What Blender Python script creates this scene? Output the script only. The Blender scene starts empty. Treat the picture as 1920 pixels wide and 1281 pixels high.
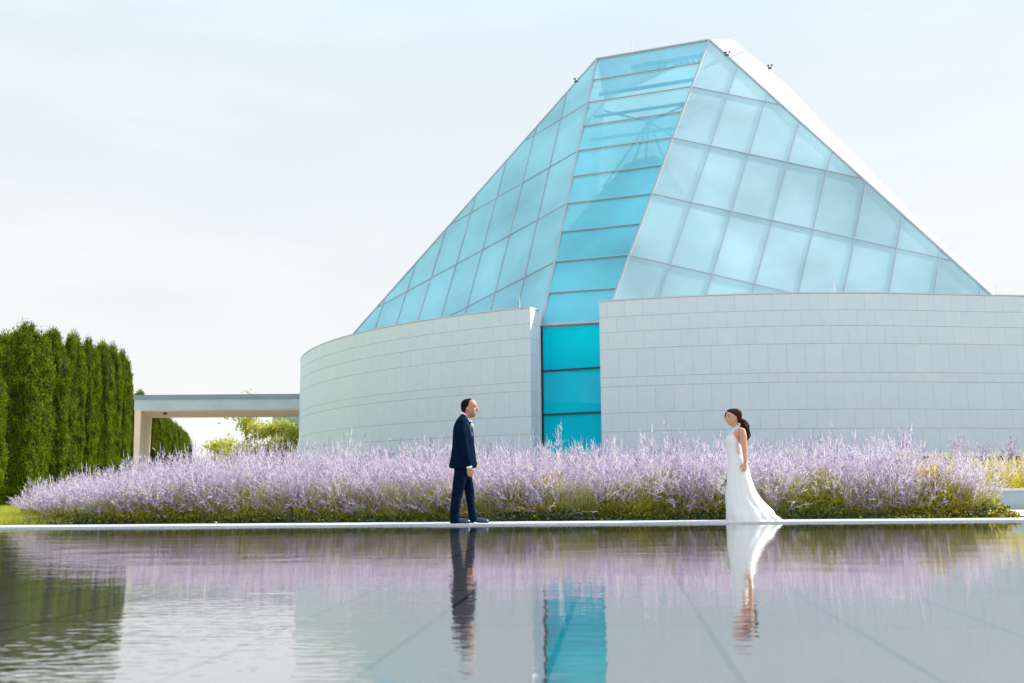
import bpy, math, random
import numpy as np
from mathutils import Vector, Matrix

# ------------------------------------------------------------------ camera, sky, sun
S = bpy.context.scene
col = S.collection
R = math.radians
CAM_H = 0.51
cam_d = bpy.data.cameras.new('camera'); cam = bpy.data.objects.new('camera', cam_d); col.objects.link(cam)
S.camera = cam
cam_d.sensor_width = 36; cam_d.lens = 35.0
cam_d.clip_start = 0.05; cam_d.clip_end = 6000
cam_d.dof.use_dof = True; cam_d.dof.focus_distance = 14.1; cam_d.dof.aperture_fstop = 3.2
pitch = math.atan((915 - 640.5) / 1867)
cam.matrix_world = (Matrix.Translation((0, 0, CAM_H)) @ Matrix.Rotation(R(90) + pitch, 4, 'X')
                    @ Matrix.Rotation(-R(0.42), 4, 'Z'))

SUN_AZ, SUN_EL = R(72), R(38)          # azimuth clockwise from +Y
world = bpy.data.worlds.new('World'); S.world = world; world.use_nodes = True
wn = world.node_tree.nodes; wl = world.node_tree.links; wn.clear()
wo = wn.new('ShaderNodeOutputWorld'); bg = wn.new('ShaderNodeBackground'); bg.inputs[1].default_value = 0.14
sky = wn.new('ShaderNodeTexSky'); sky.sky_type = 'NISHITA'; sky.sun_disc = False
sky.sun_elevation = SUN_EL; sky.sun_rotation = SUN_AZ; sky.air_density = 1.0; sky.dust_density = 1.5; sky.ozone_density = 1.5
tc = wn.new('ShaderNodeTexCoord'); mp = wn.new('ShaderNodeMapping'); mp.inputs['Scale'].default_value = (1, 1, 4.5)
nz = wn.new('ShaderNodeTexNoise'); nz.inputs['Scale'].default_value = 2.6; nz.inputs['Detail'].default_value = 7
nz.inputs['Roughness'].default_value = 0.55
cr = wn.new('ShaderNodeMapRange'); cr.inputs[1].default_value = 0.35; cr.inputs[2].default_value = 0.75
cr.inputs[3].default_value = 0.92; cr.inputs[4].default_value = 1.0
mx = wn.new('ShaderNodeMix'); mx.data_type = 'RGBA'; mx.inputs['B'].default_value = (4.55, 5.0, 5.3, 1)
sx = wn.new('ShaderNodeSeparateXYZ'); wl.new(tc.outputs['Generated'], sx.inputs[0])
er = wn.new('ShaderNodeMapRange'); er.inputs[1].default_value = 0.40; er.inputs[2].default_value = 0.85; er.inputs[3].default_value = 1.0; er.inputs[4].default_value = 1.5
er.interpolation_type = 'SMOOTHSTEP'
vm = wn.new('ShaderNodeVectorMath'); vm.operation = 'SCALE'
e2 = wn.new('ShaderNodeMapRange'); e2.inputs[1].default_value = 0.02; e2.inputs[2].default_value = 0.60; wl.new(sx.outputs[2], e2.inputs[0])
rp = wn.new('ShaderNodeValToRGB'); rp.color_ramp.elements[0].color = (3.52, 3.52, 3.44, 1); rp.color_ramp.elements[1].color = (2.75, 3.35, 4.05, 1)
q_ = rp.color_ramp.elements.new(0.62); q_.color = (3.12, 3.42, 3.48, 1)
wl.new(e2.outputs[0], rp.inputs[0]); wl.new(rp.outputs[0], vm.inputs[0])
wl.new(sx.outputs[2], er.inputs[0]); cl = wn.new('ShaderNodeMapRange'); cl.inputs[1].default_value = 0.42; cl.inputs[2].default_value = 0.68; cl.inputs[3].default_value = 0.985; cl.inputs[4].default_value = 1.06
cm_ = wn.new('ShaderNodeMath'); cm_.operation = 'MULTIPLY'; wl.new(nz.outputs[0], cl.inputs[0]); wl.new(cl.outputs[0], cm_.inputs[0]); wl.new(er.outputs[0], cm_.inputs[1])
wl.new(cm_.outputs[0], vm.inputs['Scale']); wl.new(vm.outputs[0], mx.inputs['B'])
wl.new(tc.outputs['Generated'], mp.inputs[0]); wl.new(mp.outputs[0], nz.inputs[0]); wl.new(nz.outputs[0], cr.inputs[0])
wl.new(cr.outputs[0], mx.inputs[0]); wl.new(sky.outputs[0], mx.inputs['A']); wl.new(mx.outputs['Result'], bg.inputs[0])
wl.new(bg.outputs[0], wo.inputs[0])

sd = bpy.data.lights.new('sun', 'SUN'); sun = bpy.data.objects.new('sun', sd); col.objects.link(sun)
sd.energy = 3.9; sd.angle = R(0.6); sd.color = (1.0, 0.95, 0.87)
sdir = Vector((math.sin(SUN_AZ) * math.cos(SUN_EL), math.cos(SUN_AZ) * math.cos(SUN_EL), math.sin(SUN_EL)))
sun.rotation_euler = sdir.to_track_quat('Z', 'Y').to_euler()
S.view_settings.view_transform = 'Standard'; S.view_settings.look = 'None'
S.view_settings.exposure = 0.95; S.view_settings.gamma = 1

rng = np.random.default_rng(7); random.seed(7)

# ------------------------------------------------------------------ materials
def mat(name, color, rough=0.7, noise=None, spec=0.5, bump=None, trans=0.0, metal=0.0, sheen=0, coat=0):
    """noise = (scale, amount[, second colour]); trans = share of translucency"""
    m = bpy.data.materials.new(name); m.use_nodes = True
    n = m.node_tree.nodes; l = m.node_tree.links
    b = n['Principled BSDF']; out = n['Material Output']
    c = (*color, 1)
    b.inputs['Base Color'].default_value = c; b.inputs['Roughness'].default_value = rough
    b.inputs['Specular IOR Level'].default_value = spec; b.inputs['Metallic'].default_value = metal
    b.inputs['Sheen Weight'].default_value = sheen; b.inputs['Coat Weight'].default_value = coat
    src = None
    if noise:
        g = n.new('ShaderNodeNewGeometry'); t = n.new('ShaderNodeTexNoise'); t.inputs['Scale'].default_value = noise[0]
        t.inputs['Detail'].default_value = 5
        l.new(g.outputs['Position'], t.inputs[0])
        r = n.new('ShaderNodeMapRange'); r.inputs[1].default_value = 0.3; r.inputs[2].default_value = 0.7
        l.new(t.outputs[0], r.inputs[0])
        x = n.new('ShaderNodeMix'); x.data_type = 'RGBA'
        c2 = noise[2] if len(noise) > 2 else tuple(v * (1 - noise[1]) for v in color)
        c1 = color if len(noise) > 2 else tuple(min(1, v * (1 + noise[1])) for v in color)
        x.inputs['A'].default_value = (*c1, 1); x.inputs['B'].default_value = (*c2, 1)
        l.new(r.outputs[0], x.inputs[0]); l.new(x.outputs['Result'], b.inputs['Base Color']); src = x.outputs['Result']
    if bump:
        g = n.new('ShaderNodeNewGeometry'); t = n.new('ShaderNodeTexNoise'); t.inputs['Scale'].default_value = bump[0]
        t.inputs['Detail'].default_value = 4
        l.new(g.outputs['Position'], t.inputs[0])
        bp = n.new('ShaderNodeBump'); bp.inputs['Strength'].default_value = 1; bp.inputs['Distance'].default_value = bump[1]
        l.new(t.outputs[0], bp.inputs['Height']); l.new(bp.outputs[0], b.inputs['Normal'])
    if trans:
        tr = n.new('ShaderNodeBsdfTranslucent'); tr.inputs[0].default_value = c
        if src: l.new(src, tr.inputs[0])
        ms = n.new('ShaderNodeMixShader'); ms.inputs[0].default_value = trans
        l.new(b.outputs[0], ms.inputs[1]); l.new(tr.outputs[0], ms.inputs[2]); l.new(ms.outputs[0], out.inputs[0])
    return m

def frosted(name, tint, rough, clear, tshare=0.55, gl=0.5, bw=0.03):
    """frosted architectural glass: a lit diffuse/translucent body, some clear view through, a soft reflection"""
    m = bpy.data.materials.new(name); m.use_nodes = True
    n = m.node_tree.nodes; l = m.node_tree.links; n.clear()
    out = n.new('ShaderNodeOutputMaterial')
    g = n.new('ShaderNodeNewGeometry'); t = n.new('ShaderNodeTexNoise'); t.inputs['Scale'].default_value = 0.22
    t.inputs['Detail'].default_value = 3; l.new(g.outputs['Position'], t.inputs[0])
    x = n.new('ShaderNodeMix'); x.data_type = 'RGBA'
    at = n.new('ShaderNodeAttribute'); at.attribute_name = 'tone'
    ad = n.new('ShaderNodeMath'); ad.operation = 'MULTIPLY_ADD'; ad.inputs[1].default_value = 0.15; l.new(at.outputs['Fac'], ad.inputs[0])
    mr_ = n.new('ShaderNodeMapRange'); mr_.inputs[1].default_value = .3; mr_.inputs[2].default_value = .7; mr_.inputs[3].default_value = .1; mr_.inputs[4].default_value = .9; l.new(t.outputs[0], mr_.inputs[0]); l.new(mr_.outputs[0], ad.inputs[2])
    x.inputs['A'].default_value = (*[v * 0.72 for v in tint], 1); x.inputs['B'].default_value = (*[min(1, v * 1.25) for v in tint], 1)
    l.new(ad.outputs[0], x.inputs[0])
    d = n.new('ShaderNodeBsdfDiffuse'); tr = n.new('ShaderNodeBsdfTranslucent')
    l.new(x.outputs['Result'], d.inputs[0]); l.new(x.outputs['Result'], tr.inputs[0])
    m1 = n.new('ShaderNodeMixShader'); m1.inputs[0].default_value = tshare
    l.new(d.outputs[0], m1.inputs[1]); l.new(tr.outputs[0], m1.inputs[2])
    tp = n.new('ShaderNodeBsdfTransparent'); tp.inputs[0].default_value = (*[min(1, v * 0.5 + 0.5) for v in tint], 1)
    m2 = n.new('ShaderNodeMixShader'); m2.inputs[0].default_value = clear
    l.new(m1.outputs[0], m2.inputs[1]); l.new(tp.outputs[0], m2.inputs[2])
    gs = n.new('ShaderNodeBsdfGlossy'); gs.inputs['Roughness'].default_value = rough
    gs.inputs[0].default_value = (0.88, 0.95, 1, 1)
    bp = n.new('ShaderNodeBump'); bp.inputs['Distance'].default_value = bw; bp.inputs['Strength'].default_value = 1
    t2 = n.new('ShaderNodeTexNoise'); t2.inputs['Scale'].default_value = 0.5; l.new(g.outputs['Position'], t2.inputs[0])
    l.new(t2.outputs[0], bp.inputs['Height']); l.new(bp.outputs[0], gs.inputs['Normal'])
    fr = n.new('ShaderNodeLayerWeight'); fr.inputs[0].default_value = gl
    m3 = n.new('ShaderNodeMixShader'); l.new(fr.outputs['Fresnel'], m3.inputs[0])
    l.new(m2.outputs[0], m3.inputs[1]); l.new(gs.outputs[0], m3.inputs[2]); l.new(m3.outputs[0], out.inputs[0])
    return m

M = {}
M['stone'] = mat('pale_limestone', (0.67, 0.745, 0.785), 0.85, noise=(3.0, 0.02), bump=(60, 0.002))
M['stone2'] = mat('pale_limestone_warm', (0.685, 0.755, 0.788), 0.85, noise=(3.0, 0.02), bump=(60, 0.002))
M['stone3'] = mat('pale_limestone_cool', (0.662, 0.738, 0.781), 0.85, noise=(3.0, 0.02), bump=(60, 0.002))
M['joint'] = mat('stone_joint', (0.46, 0.44, 0.43), 0.9)
M['coping'] = mat('stone_coping', (0.62, 0.62, 0.61), 0.7)
M['concrete'] = mat('board_concrete', (0.50, 0.56, 0.60), 0.85, noise=(0.9, 0.1), bump=(20, 0.003))
M['soffit'] = mat('bounce_lit_concrete', (0.86, 0.66, 0.52), 0.85, noise=(0.7, 0.05))  # warm light bounced off the ground is put into the base colour
M['zinc'] = mat('zinc_fascia', (0.24, 0.32, 0.36), 0.5, noise=(0.6, 0.08), metal=0.2)
M['mullion'] = mat('anodised_mullion', (0.38, 0.40, 0.42), 0.45, metal=0.3)
M['darkmet'] = mat('dark_metal', (0.04, 0.045, 0.05), 0.5)
M['steel'] = mat('white_steel', (0.6, 0.68, 0.7), 0.5)
M['glassR'] = frosted('frosted_glass', (0.45, 0.65, 0.69), 0.40, 0.06, 0.25, 0.14)
M['glassL'] = frosted('frosted_glass_shade', (0.30, 0.59, 0.66), 0.40, 0.03, 0.10, 0.12)  # darker copy: shade on the left face put into the glass tint
M['glassW'] = frosted('frosted_glass_sunlit', (0.80, 0.86, 0.88), 0.25, 0.22, 0.45, 0.15)  # pale copy: sunlight on the far facets put into the glass tint
M['strip'] = frosted('tinted_strip_glass', (0.19, 0.68, 0.79), 0.08, 0.14, 0.3, 0.12, 0.01)
M['stripc'] = frosted('clear_strip_glass', (0.24, 0.66, 0.76), 0.05, 0.34, 0.3, 0.10, 0.01)
M['teal'] = frosted('teal_window_glass', (0.0, 0.70, 0.99), 0.08, 0.03, 0.1, 0.10, 0.01)
M['lining'] = mat('inner_fabric', (0.25, 0.62, 0.75), 0.8, trans=0.5)
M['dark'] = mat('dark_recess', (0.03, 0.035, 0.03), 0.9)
M['pave'] = mat('pale_paving', (0.62, 0.61, 0.59), 0.8, noise=(2.0, 0.06))
M['gravel'] = mat('white_chippings', (0.66, 0.66, 0.65), 0.9, noise=(90, 0.0, (0.42, 0.42, 0.43)), bump=(120, 0.01))
M['soil'] = mat('bed_soil', (0.07, 0.06, 0.03), 0.95, noise=(4, 0.3))
M['lawn'] = mat('lawn_green', (0.34, 0.34, 0.04), 0.9, noise=(1.2, 0.0, (0.22, 0.27, 0.04)))
M['blade'] = mat('grass_blade', (0.50, 0.47, 0.05), 0.6, noise=(3, 0.0, (0.34, 0.38, 0.04)), trans=0.5)
M['hill'] = mat('hazed_woodland', (0.16, 0.22, 0.24), 0.95, noise=(0.02, 0.3))  # bluish distance haze put into the woodland colour
M['steml'] = mat('pale_sage_stem', (0.78, 0.69, 0.66), 0.7, noise=(1.6, 0.0, (0.70, 0.62, 0.68)), trans=0.4)
M['flower'] = mat('violet_floret', (0.27, 0.21, 0.44), 0.7, noise=(2.3, 0.0, (0.43, 0.35, 0.52)), trans=0.45)
M['flowerp'] = mat('pale_lilac_floret', (0.78, 0.70, 0.70), 0.7, noise=(2.3, 0.0, (0.66, 0.59, 0.68)), trans=0.45)
M['leafo'] = mat('olive_leaf', (0.24, 0.27, 0.04), 0.7, spec=.2, noise=(1.7, 0.0, (0.54, 0.44, 0.05)), trans=0.45)
M['leafy'] = mat('yellow_leaf', (0.62, 0.47, 0.03), 0.7, spec=.2, noise=(2.5, 0.0, (0.46, 0.42, 0.04)), trans=0.5)
M['leafd'] = mat('dark_groundcover', (0.035, 0.085, 0.03), 0.4, noise=(3, 0.0, (0.06, 0.12, 0.03)), trans=0.2)
M['cedar'] = mat('cedar_foliage', (0.20, 0.26, 0.006), 0.75, spec=.15, noise=(3.5, 0.0, (0.04, 0.075, 0.004)), trans=0.3)  # dark second colour paints the self-shading between foliage clumps
M['cedark'] = mat('cedar_inner_shade', (0.010, 0.018, 0.005), 0.9, noise=(2.2, 0.3))  # near-black core, painted as the deep shade inside the crown
M['bark'] = mat('bark', (0.10, 0.075, 0.05), 0.9, noise=(8, 0.3))
M['treel'] = mat('locust_leaf', (0.72, 0.62, 0.06), 0.6, noise=(0.9, 0.0, (0.28, 0.38, 0.06)), trans=0.5)
M['plume'] = mat('straw_plume', (0.72, 0.64, 0.52), 0.8, trans=0.5)
M['skin'] = mat('skin', (0.40, 0.185, 0.105), 0.5, noise=(25, 0.06))
M['skinb'] = mat('skin_light', (0.54, 0.27, 0.165), 0.5, noise=(25, 0.06))
M['suit'] = mat('navy_wool', (0.002, 0.008, 0.025), 0.95, noise=(30, 0.25), spec=0.04, bump=(9, 0.03))
M['satin'] = mat('navy_satin', (0.03, 0.05, 0.09), 0.25, bump=(20, 0.002))
M['shirt'] = mat('white_shirt', (0.72, 0.78, 0.86), 0.7)
M['shoe'] = mat('dark_blue_leather', (0.012, 0.03, 0.07), 0.3)
M['hair'] = mat('black_hair', (0.010, 0.007, 0.007), 0.8, spec=.06, noise=(60, 0.4), bump=(90, 0.004))
M['hairb'] = mat('dark_brown_hair', (0.014, 0.006, 0.006), 0.6, spec=.10, noise=(50, 0.0, (0.06, 0.02, 0.014)), bump=(90, 0.004))
M['gown'] = mat('ivory_gown', (0.80, 0.79, 0.77), 0.6, trans=0.12, bump=(5, 0.03))
M['lace'] = mat('lace', (0.52, 0.36, 0.30), 0.7, noise=(45, 0.0, (0.80, 0.78, 0.76)))
M['petal'] = mat('white_petal', (0.93, 0.90, 0.84), 0.6, trans=0.3)
M['dk'] = mat('dark_eye', (0.02, 0.012, 0.01), 0.3)
M['lip'] = mat('lip', (0.50, 0.16, 0.13), 0.4)
M['stemg'] = mat('green_stem', (0.08, 0.16, 0.04), 0.6)

# ------------------------------------------------------------------ object helpers
def tag(o, label=None, cat=None, group=None, kind=None):
    if label: o['label'] = label
    if cat: o['category'] = cat
    if group: o['group'] = group
    if kind: o['kind'] = kind
    return o
def empty(name, loc, label, cat, group=None, rz=0):
    o = bpy.data.objects.new(name, None); o.location = loc; o.rotation_euler = (0, 0, rz); o.empty_display_size = 0.2
    col.objects.link(o); return tag(o, label, cat, group)
def fast(name, V, F, mats, parent=None, mi=None, smooth=False, world_space=True):
    """V (n,3); F (m,3) or (m,4) index array, or list of lists"""
    me = bpy.data.meshes.new(name)
    V = np.asarray(V, np.float32)
    if isinstance(F, np.ndarray):
        k = F.shape[1]; me.vertices.add(len(V)); me.vertices.foreach_set('co', V.ravel())
        me.loops.add(F.size); me.loops.foreach_set('vertex_index', F.astype(np.int32).ravel())
        me.polygons.add(len(F)); me.polygons.foreach_set('loop_start', np.arange(0, F.size, k, dtype=np.int32))
        me.polygons.foreach_set('loop_total', np.full(len(F), k, np.int32))
    else:
        me.from_pydata([tuple(map(float, v)) for v in V], [], [list(map(int, f)) for f in F])
    if not isinstance(mats, (list, tuple)): mats = [mats]
    for m in mats: me.materials.append(m)
    if mi is not None: me.polygons.foreach_set('material_index', np.asarray(mi, np.int32))
    if smooth: me.polygons.foreach_set('use_smooth', np.ones(len(me.polygons), bool))
    me.update(calc_edges=True)
    o = bpy.data.objects.new(name, me); col.objects.link(o)
    if parent is not None:
        o.parent = parent
        if world_space:
            bpy.context.view_layer.update() if False else None
            o.matrix_parent_inverse = PINV(parent)
    return o
def PINV(p):
    m = Matrix.Identity(4); q = p
    chain = []
    while q is not None: chain.append(q); q = q.parent
    for q in reversed(chain):
        if q.parent is not None: m = m @ q.matrix_parent_inverse
        m = m @ (Matrix.Translation(q.location) @ q.rotation_euler.to_matrix().to_4x4() @ Matrix.Diagonal((*q.scale, 1)))
    return m.inverted()

class MB:
    def __init__(s): s.V = []; s.F = []; s.mi = []
    def add(s, V, F, k=0):
        b = len(s.V); s.V += [tuple(map(float, v)) for v in V]; s.F += [[b + i for i in f] for f in F]; s.mi += [k] * len(F); return s
    def box(s, x0, x1, y0, y1, z0, z1, k=0):
        V = [(x, y, z) for z in (z0, z1) for y in (y0, y1) for x in (x0, x1)]
        return s.add(V, [(0, 2, 3, 1), (4, 5, 7, 6), (0, 1, 5, 4), (2, 6, 7, 3), (0, 4, 6, 2), (1, 3, 7, 5)], k)
    def bar(s, p, q, w, h=None, n=(0, 0, 1), k=0):
        """box beam from p to q, width w across, height h along n"""
        p = Vector(p); q = Vector(q); d = (q - p).normalized(); n = Vector(n); a = d.cross(n).normalized(); b = a.cross(d).normalized()
        h = w if h is None else h
        V = [c + a * (w / 2 * i) + b * (h / 2 * j) for c in (p, q) for i, j in ((-1, -1), (1, -1), (1, 1), (-1, 1))]
        return s.add(V, [(0, 1, 2, 3), (7, 6, 5, 4), (0, 4, 5, 1), (1, 5, 6, 2), (2, 6, 7, 3), (3, 7, 4, 0)], k)
    def tube(s, P, rad, n=10, flat=1.0, up=None, k=0, cap=True):
        P = [Vector(p) for p in P]; m = len(P)
        if not isinstance(rad, (list, tuple)): rad = [rad] * m
        t0 = (P[1] - P[0]).normalized(); ref = Vector(up) if up else (Vector((0, 1, 0)) if abs(t0.y) < 0.9 else Vector((1, 0, 0)))
        V = []; F = []
        for i in range(m):
            t = (P[min(i + 1, m - 1)] - P[max(i - 1, 0)]).normalized()
            a = t.cross(ref).normalized(); b = a.cross(t).normalized()
            for j in range(n):
                th = 2 * math.pi * j / n
                V.append(P[i] + a * (rad[i] * math.cos(th)) + b * (rad[i] * flat * math.sin(th)))
        for i in range(m - 1):
            for j in range(n):
                F.append((i * n + j, i * n + (j + 1) % n, (i + 1) * n + (j + 1) % n, (i + 1) * n + j))
        if cap: F += [tuple(range(n))[::-1], tuple(range((m - 1) * n, m * n))]
        return s.add(V, F, k)
    def rings(s, rows, n=36, p=2.0, k=0, fold=None):
        """rows (z, x0, x1, yc, yh): horizontal superellipse rings"""
        V = []; F = []; m = len(rows)
        for i, (z, x0, x1, yc, yh) in enumerate(rows):
            cx = (x0 + x1) / 2; a = (x1 - x0) / 2
            for j in range(n):
                th = 2 * math.pi * j / n; c = math.cos(th); sn = math.sin(th)
                f = fold(i / (m - 1), th) if fold else 1.0
                V.append((cx + a * f * math.copysign(abs(c) ** (2 / p), c), yc + yh * f * math.copysign(abs(sn) ** (2 / p), sn), z))
        for i in range(m - 1):
            for j in range(n):
                F.append((i * n + j, (i + 1) * n + j, (i + 1) * n + (j + 1) % n, i * n + (j + 1) % n))
        F += [tuple(range(n)), tuple(range((m - 1) * n, m * n))[::-1]]
        return s.add(V, F, k)
    def ball(s, c, r, n=10, sc=(1, 1, 1), k=0):
        V = []; F = []; h = n // 2
        for i in range(h + 1):
            ph = math.pi * i / h
            for j in range(n):
                th = 2 * math.pi * j / n
                V.append((c[0] + r * sc[0] * math.sin(ph) * math.cos(th), c[1] + r * sc[1] * math.sin(ph) * math.sin(th), c[2] + r * sc[2] * math.cos(ph)))
        for i in range(h):
            for j in range(n): F.append((i * n + j, (i + 1) * n + j, (i + 1) * n + (j + 1) % n, i * n + (j + 1) % n))
        return s.add(V, F, k)
    def build(s, name, mats, parent=None, smooth=False):
        return fast(name, s.V, s.F, mats, parent, s.mi, smooth)

def refine(rows, n=4):
    """Catmull-Rom rows so lofts have no facets"""
    out = []; A = np.array(rows, float); m = len(A)
    for i in range(m - 1):
        p0, p1, p2, p3 = A[max(i - 1, 0)], A[i], A[i + 1], A[min(i + 2, m - 1)]
        for k in range(n):
            t = k / n
            q = 0.5 * (2 * p1 + (p2 - p0) * t + (2 * p0 - 5 * p1 + 4 * p2 - p3) * t * t + (3 * p1 - p0 - 3 * p2 + p3) * t ** 3)
            q[0] = p1[0] + (p2[0] - p1[0]) * t; out.append(tuple(q))
    out.append(tuple(A[-1])); return out
def remesh(o, vox):
    m = o.modifiers.new('remesh', 'REMESH'); m.mode = 'VOXEL'; m.voxel_size = vox; m.use_smooth_shade = True
    s = o.modifiers.new('smooth', 'SMOOTH'); s.factor = 0.5; s.iterations = 3
    return o

# ------------------------------------------------------------------ ground, pool
POOL_Y = 14.02
def gh(x, y):
    """height of the land: level by the pool, rising gently to the building"""
    t = np.clip((np.asarray(y, float) - 21.0) / 14.0, 0, 1); t = t * t * (3 - 2 * t)
    e = np.clip((np.asarray(x, float) + 15.0) / 6.0, 0, 1); e = e * e * (3 - 2 * e)
    return 0.02 + 0.98 * t * e
def grid_sheet(name, xs, ys, m, kind, zf=gh, dz=0, cut=None):
    X, Y = np.meshgrid(xs, ys); Z = zf(X, Y) + dz
    V = np.stack([X.ravel(), Y.ravel(), Z.ravel()], 1); nx = len(xs); F = []
    for j in range(len(ys) - 1):
        for i in range(nx - 1):
            F.append((j * nx + i, j * nx + i + 1, (j + 1) * nx + i + 1, (j + 1) * nx + i))
    o = fast(name, V, np.array(F), m, smooth=True); tag(o, kind=kind); return o
far = [-3000, -1200, -500, -250, -120]
xs = far + list(np.linspace(-70, 70, 41)) + [-f for f in far[::-1]]
ys = [POOL_Y] + list(np.linspace(15, 60, 46)) + [75, 95, 130, 200, 400, 900, 1800, 4000]
grid_sheet('ground', xs, ys, M['lawn'], 'structure', dz=-0.012)
# land around the sides and behind the pool
gd = MB()
gd.box(-3000, -30, -600, POOL_Y, -0.6, 0.0); gd.box(30, 3000, -600, POOL_Y, -0.6, 0.0); gd.box(-30, 30, -600, 1.7, -0.6, 0.0)
tag(gd.build('terrace', M['pave']), kind='structure')
# pool basin of dark granite slabs with joints
def granite():
    m = mat('dark_granite_slabs', (0.13, 0.135, 0.14), 0.6)
    n = m.node_tree.nodes; l = m.node_tree.links; b = n['Principled BSDF']
    g = n.new('ShaderNodeNewGeometry'); mpn = n.new('ShaderNodeMapping'); mpn.inputs['Rotation'].default_value = (0, 0, R(6 + 90))
    mpn.inputs['Location'].default_value = (0.1, 0.25, 0)
    br = n.new('ShaderNodeTexBrick'); br.inputs['Color1'].default_value = (0.21, 0.185, 0.18, 1); br.inputs['Color2'].default_value = (0.225, 0.198, 0.19, 1)
    br.inputs['Mortar'].default_value = (0.008, 0.008, 0.008, 1); br.inputs['Scale'].default_value = 1
    br.inputs['Mortar Size'].default_value = 0.014; br.inputs['Brick Width'].default_value = 1.5; br.inputs['Row Height'].default_value = 0.62; br.offset = 0.0
    l.new(g.outputs['Position'], mpn.inputs[0]); l.new(mpn.outputs[0], br.inputs[0]); l.new(br.outputs[0], b.inputs['Base Color'])
    return m
pb = MB()
pb.add([(-30, 1.7, -.10), (30, 1.7, -.10), (30, POOL_Y, -.10), (-30, POOL_Y, -.10)], [(0, 1, 2, 3)])
pb.add([(-30, POOL_Y - .001, -.10), (30, POOL_Y - .001, -.10), (30, POOL_Y - .001, 0.0), (-30, POOL_Y - .001, 0.0)], [(0, 1, 2, 3)])
tag(pb.build('pool_floor', granite()), kind='structure')
def water():
    m = bpy.data.materials.new('pool_water'); m.use_nodes = True; n = m.node_tree.nodes; l = m.node_tree.links; n.clear()
    out = n.new('ShaderNodeOutputMaterial'); g = n.new('ShaderNodeNewGeometry')
    def noise(sc, stretch, detail, rot=0):
        mpn = n.new('ShaderNodeMapping'); mpn.inputs['Scale'].default_value = (sc * stretch, sc, sc); mpn.inputs['Rotation'].default_value = (0, 0, rot)
        t = n.new('ShaderNodeTexNoise'); t.inputs['Scale'].default_value = 1; t.inputs['Detail'].default_value = detail; t.inputs['Roughness'].default_value = 0.45
        l.new(g.outputs['Position'], mpn.inputs[0]); l.new(mpn.outputs[0], t.inputs[0]); return t.outputs[0]
    a = noise(15, 0.5, 2, 0.15); b = noise(2.2, 0.6, 1, -0.2); c = noise(0.35, 1, 2)
    # patches of breeze: ripples stronger towards the left foreground
    sp = n.new('ShaderNodeSeparateXYZ'); l.new(g.outputs['Position'], sp.inputs[0])
    mr = n.new('ShaderNodeMapRange'); mr.inputs[1].default_value = -6; mr.inputs[2].default_value = 6; mr.inputs[3].default_value = 1.5; mr.inputs[4].default_value = 0.45
    l.new(sp.outputs[0], mr.inputs[0])
    mc = n.new('ShaderNodeMapRange'); mc.inputs[1].default_value = 0.35; mc.inputs[2].default_value = 0.65; mc.inputs[3].default_value = 0.5; mc.inputs[4].default_value = 1.3
    l.new(c, mc.inputs[0])
    def mth(op, x, y):
        q = n.new('ShaderNodeMath'); q.operation = op
        for i, v in enumerate((x, y)):
            if isinstance(v, (int, float)): q.inputs[i].default_value = v
            else: l.new(v, q.inputs[i])
        return q.outputs[0]
    # choppier water close to the photographer's left
    m1_ = n.new('ShaderNodeMapRange'); m1_.inputs[1].default_value = 0.3; m1_.inputs[2].default_value = -1.2; m1_.inputs[3].default_value = 0; m1_.inputs[4].default_value = 1; l.new(sp.outputs[0], m1_.inputs[0])
    m2_ = n.new('ShaderNodeMapRange'); m2_.inputs[1].default_value = 4.9; m2_.inputs[2].default_value = 3.3; m2_.inputs[3].default_value = 0.10; m2_.inputs[4].default_value = 1; l.new(sp.outputs[1], m2_.inputs[0])
    d_ = noise(22, 0.45, 1, 0.1)
    h = mth('ADD', mth('MULTIPLY', a, 0.0011), mth('MULTIPLY', b, 0.0032))
    h = mth('MULTIPLY', h, mth('MULTIPLY', mr.outputs[0], mc.outputs[0]))
    h = mth('ADD', h, mth('MULTIPLY', mth('MULTIPLY', d_, 0.0026), mth('MULTIPLY', m1_.outputs[0], m2_.outputs[0])))
    bp = n.new('ShaderNodeBump'); bp.inputs['Distance'].default_value = 1.0; bp.inputs['Strength'].default_value = 1; l.new(h, bp.inputs['Height'])
    gl = n.new('ShaderNodeBsdfGlossy'); gl.inputs['Roughness'].default_value = 0.035; gl.inputs[0].default_value = (0.96, 0.96, 0.97, 1); l.new(bp.outputs[0], gl.inputs['Normal'])
    tp = n.new('ShaderNodeBsdfTransparent'); tp.inputs[0].default_value = (0.90, 0.88, 0.88, 1)
    lw_ = n.new('ShaderNodeLayerWeight'); lw_.inputs[0].default_value = 0.5; l.new(bp.outputs[0], lw_.inputs['Normal'])
    fr = n.new('ShaderNodeMapRange'); fr.inputs[1].default_value = 0.70; fr.inputs[2].default_value = 0.97; fr.inputs[3].default_value = 0.50; fr.inputs[4].default_value = 0.90
    l.new(lw_.outputs['Facing'], fr.inputs[0])
    ms = n.new('ShaderNodeMixShader'); l.new(fr.outputs[0], ms.inputs[0]); l.new(tp.outputs[0], ms.inputs[1]); l.new(gl.outputs[0], ms.inputs[2]); l.new(ms.outputs[0], out.inputs[0])
    return m
tag(fast('water', [(-30, 1.7, 0), (30, 1.7, 0), (30, POOL_Y, 0), (-30, POOL_Y, 0)], np.array([[0, 1, 2, 3]]), water()), kind='structure')
# white edging path behind the pool
e = MB(); e.box(-30, 30, POOL_Y, 14.92, -0.25, 0.022)
tag(e.build('path', M['gravel']), kind='structure')
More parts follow.
